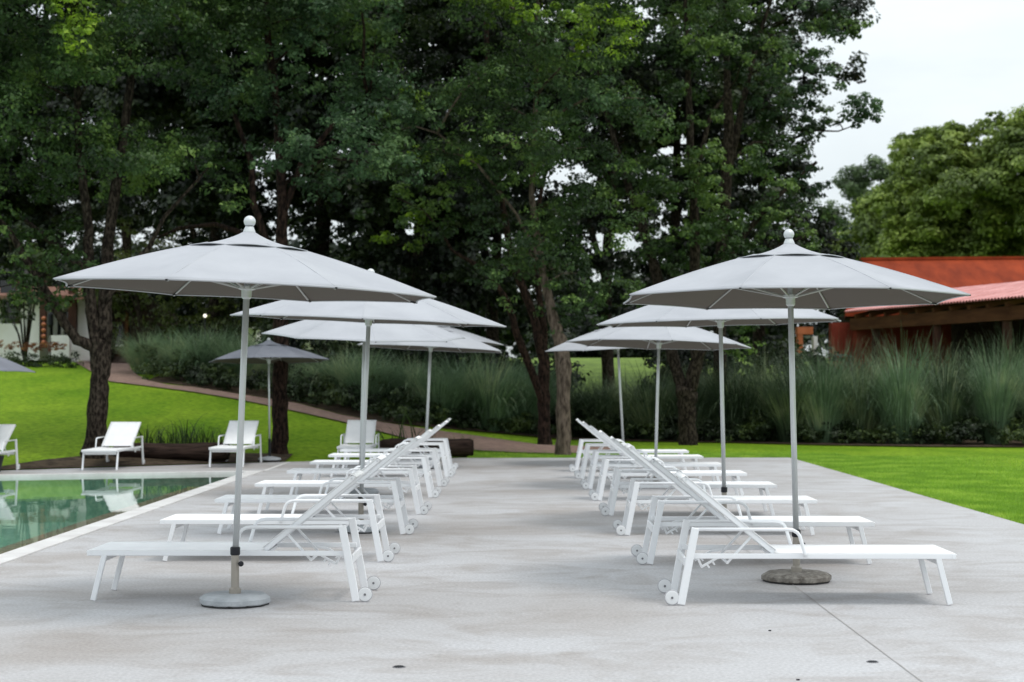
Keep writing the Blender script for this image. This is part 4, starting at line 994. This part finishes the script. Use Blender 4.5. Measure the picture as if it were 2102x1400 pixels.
# stone doorway
dw = thing('stone_doorway', tuple(P(250, 742, 54))); tag(dw, 'dark stone gatehouse with a brown door at the top of the brick path', 'gatehouse')
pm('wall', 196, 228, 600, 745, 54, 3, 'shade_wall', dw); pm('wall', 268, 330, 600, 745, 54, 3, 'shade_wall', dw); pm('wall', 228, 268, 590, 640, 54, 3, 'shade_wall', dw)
pm('roof', 190, 340, 572, 598, 53.4, 4.5, 'tile_roof', dw)
d_ = pm('door', 232, 256, 645, 735, 54.3, 0.1, 'brown_wood', dw); pm('door_pane', 237, 251, 665, 708, 54.27, 0.04, 'dark_glass', dw); pm('door_frame', 256, 262, 640, 740, 54.05, 0.2, 'beam', dw)
pm('sill', 234, 252, 707, 711, 54.2, 0.08, 'plaster', dw); pm('step', 222, 272, 732, 745, 53.2, 0.7, 'stone', dw)
# globe lamp
Yg = 49.0; X = P(420, 648, Yg).x; g = T(X, Yg); rt = thing('globe_lamp', (X, Yg, g)); tag(rt, 'lit white globe lamp on a thin post among the shrubs', 'lamp post')
em = bpy.data.materials.new('lit_globe'); em.use_nodes = True; bb = em.node_tree.nodes['Principled BSDF']; bb.inputs['Base Color'].default_value = (.9, .9, .8, 1); bb.inputs['Emission Color'].default_value = (1, .95, .8, 1); bb.inputs['Emission Strength'].default_value = 1.0
zc = P(420, 648, Yg).z-g
MB().tube([(0, 0, 0), (0, 0, zc-.08)], 0.03, 8).build('post', M['black'], rt)
MB().lathe([(0.01, zc-.055)]+[(0.055*math.sin(a), zc-0.055*math.cos(a)) for a in [0.3*k for k in range(1, 10)]]+[(0.01, zc+.055)], 16).build('globe', em, rt, smooth=True)
# white garden building behind the slope pampas
wb = thing('garden_building', tuple(P(680, 770, 60))); tag(wb, 'long white flat garden building behind the slope pampas', 'building')
pm('wall', 584, 775, 678, 800, 60, 4, 'plaster', wb); pm('roof_slab', 580, 780, 672, 678, 59.7, 4.6, 'coping', wb)
wb2 = thing('small_white_hut', tuple(P(512, 700, 58))); tag(wb2, 'small white hut glimpsed beside the first umbrella pole', 'hut')
pm('wall', 500, 526, 674, 730, 58, 1.5, 'plaster', wb2); pm('roof_slab', 497, 529, 671, 674, 57.8, 2, 'coping', wb2)
# hedge and flowers in front of the white house
cs, rs = [], []
for k in range(70):
    x = R.uniform(-200, 150); Y = 47.6+R.uniform(0, 1.2); X = (x-HX)*Y/F; cs.append((X, Y, T(X, Y)+R.uniform(0.05, 0.26))); rs.append(R.uniform(0.25, 0.36))
tag(quads('flower_bed_hedge', clump_leaves(cs, rs, 300, 0.07), M['shrub']), 'low dark hedge along the top edge of the left lawn', 'hedge', kind='stuff')
cs, rs = [], []
for k in range(90):
    x = R.uniform(-200, 128); Y = 48.6+R.uniform(0, 0.6); X = (x-HX)*Y/F; cs.append((X, Y, T(X, Y)+R.uniform(0.50, 0.66))); rs.append(R.uniform(0.10, 0.18))
tag(quads('orange_flowers', clump_leaves(cs, rs, 700, 0.055), M['flower']), 'band of orange flowers above the hedge before the white house', 'flowers', kind='stuff')

# red roofed building on the right
rb = thing('red_roofed_building', (12.5, 50, T(12.5, 50))); tag(rb, 'long building with an orange red roof and a pink corrugated veranda roof at right', 'building')
def child(mbx, name, m, smooth=False):
    o = mbx.build(name, M[m], smooth=smooth); o.parent = rb; o.matrix_parent_inverse = Matrix.Translation(rb.location).inverted(); return o
E0 = P(1733, 641, 51.0); E1 = P(2130, 607, 41.5); E1 = E0+(E1-E0)*1.5      # eave, runs towards the camera
U0 = P(1885, 601, 55.0); U1 = P(2102, 565, 46.0); 
dU = (E1-E0); U1 = U0+dU
# corrugated sheet
mb = MB(); NC = 520; NRw = 8
for i in range(NC+1):
    u = i/NC
    for j in range(NRw+1):
        v = j/NRw; q = (E0+(E1-E0)*u).lerp(U0+(U1-U0)*u, v); mb.v.append((q.x, q.y, q.z+0.030*math.sin(2*PI*i/5.2)))
for i in range(NC):
    for j in range(NRw): k = i*(NRw+1)+j; mb.f.append((k, k+1, k+NRw+2, k+NRw+1))
o = child(mb, 'veranda_roof', 'corr_roof'); md = o.modifiers.new('solid', 'SOLIDIFY'); md.thickness = 0.02
ed = (E1-E0).normalized(); inward = Vector((-ed.y, ed.x, 0)); inward = inward if inward.x > 0 else -inward
dz = Vector((0, 0, 1))
child(MB().bar(E0+inward*0.25-dz*0.37, E1+inward*0.25-dz*0.37, 0.12, 0.36, (inward.x, inward.y, 0)), 'eave_beam', 'beam')
for k in range(16):
    q = E0+ed*(0.5+k*0.88)+inward*0.10-dz*0.15
    child(MB().bar(q, q+inward*1.2+dz*0.3, 0.10, 0.12, tuple(ed)), 'rafter', 'beam')
for k in range(4):
    q = E0+ed*(1.3+k*3.4)+inward*0.35
    g = T(q.x, q.y); child(MB().bar((q.x, q.y, g-0.2), (q.x, q.y, q.z-0.55), 0.2, 0.2, (1, 0, 0)), 'veranda_post', 'brown_wood')
# walls under the veranda and main block
q0 = U0-inward*0.3; q1 = U1-inward*0.3
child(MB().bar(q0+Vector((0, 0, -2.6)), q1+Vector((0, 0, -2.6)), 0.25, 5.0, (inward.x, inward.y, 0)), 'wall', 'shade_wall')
child(MB().bar(E0+ed*0.1+inward*0.3-dz*1.7, E0+ed*0.1+inward*3.6-dz*1.7, 0.25, 2.9, tuple(ed)), 'end_wall', 'red_wall')
child(pbox(MB(), 1706, 1752, 662, 800, 51.6, 0.4), 'end_wall', 'red_wall')
ra, rc_ = P(1772, 533, 60.0), P(2500, 527, 60.0); e0, e1 = P(1735, 640, 55.6), P(2500, 640, 55.6)
mb = MB(); mb.add([e0, e1, rc_, ra, e0-dz*.15, e1-dz*.15, rc_+Vector((0, 4, -2.5)), ra+Vector((0, 4, -2.5))], [(0, 1, 2, 3), (3, 2, 6, 7), (0, 4, 5, 1), (0, 3, 7, 4)])
child(mb, 'main_roof', 'red_roof')
child(MB().bar(ra+Vector((-.1, 0, .02)), rc_+Vector((0, 0, .02)), 0.25, 0.1, (0, 1, 0)), 'ridge_cap', 'red_roof')
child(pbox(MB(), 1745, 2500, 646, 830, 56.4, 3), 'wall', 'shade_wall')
# small orange gate arch
ga = thing('orange_gate', tuple(P(1652, 742, 50))); tag(ga, 'small orange plastered gateway left of the red roofed building', 'gateway')
pm('lintel', 1637, 1669, 671, 686, 50, 0.4, 'orange_wall', ga); pm('pillar', 1638, 1648, 686, 800, 50.02, 0.36, 'orange_wall', ga); pm('pillar', 1670, 1678, 690, 800, 50.5, 0.36, 'plaster', ga)
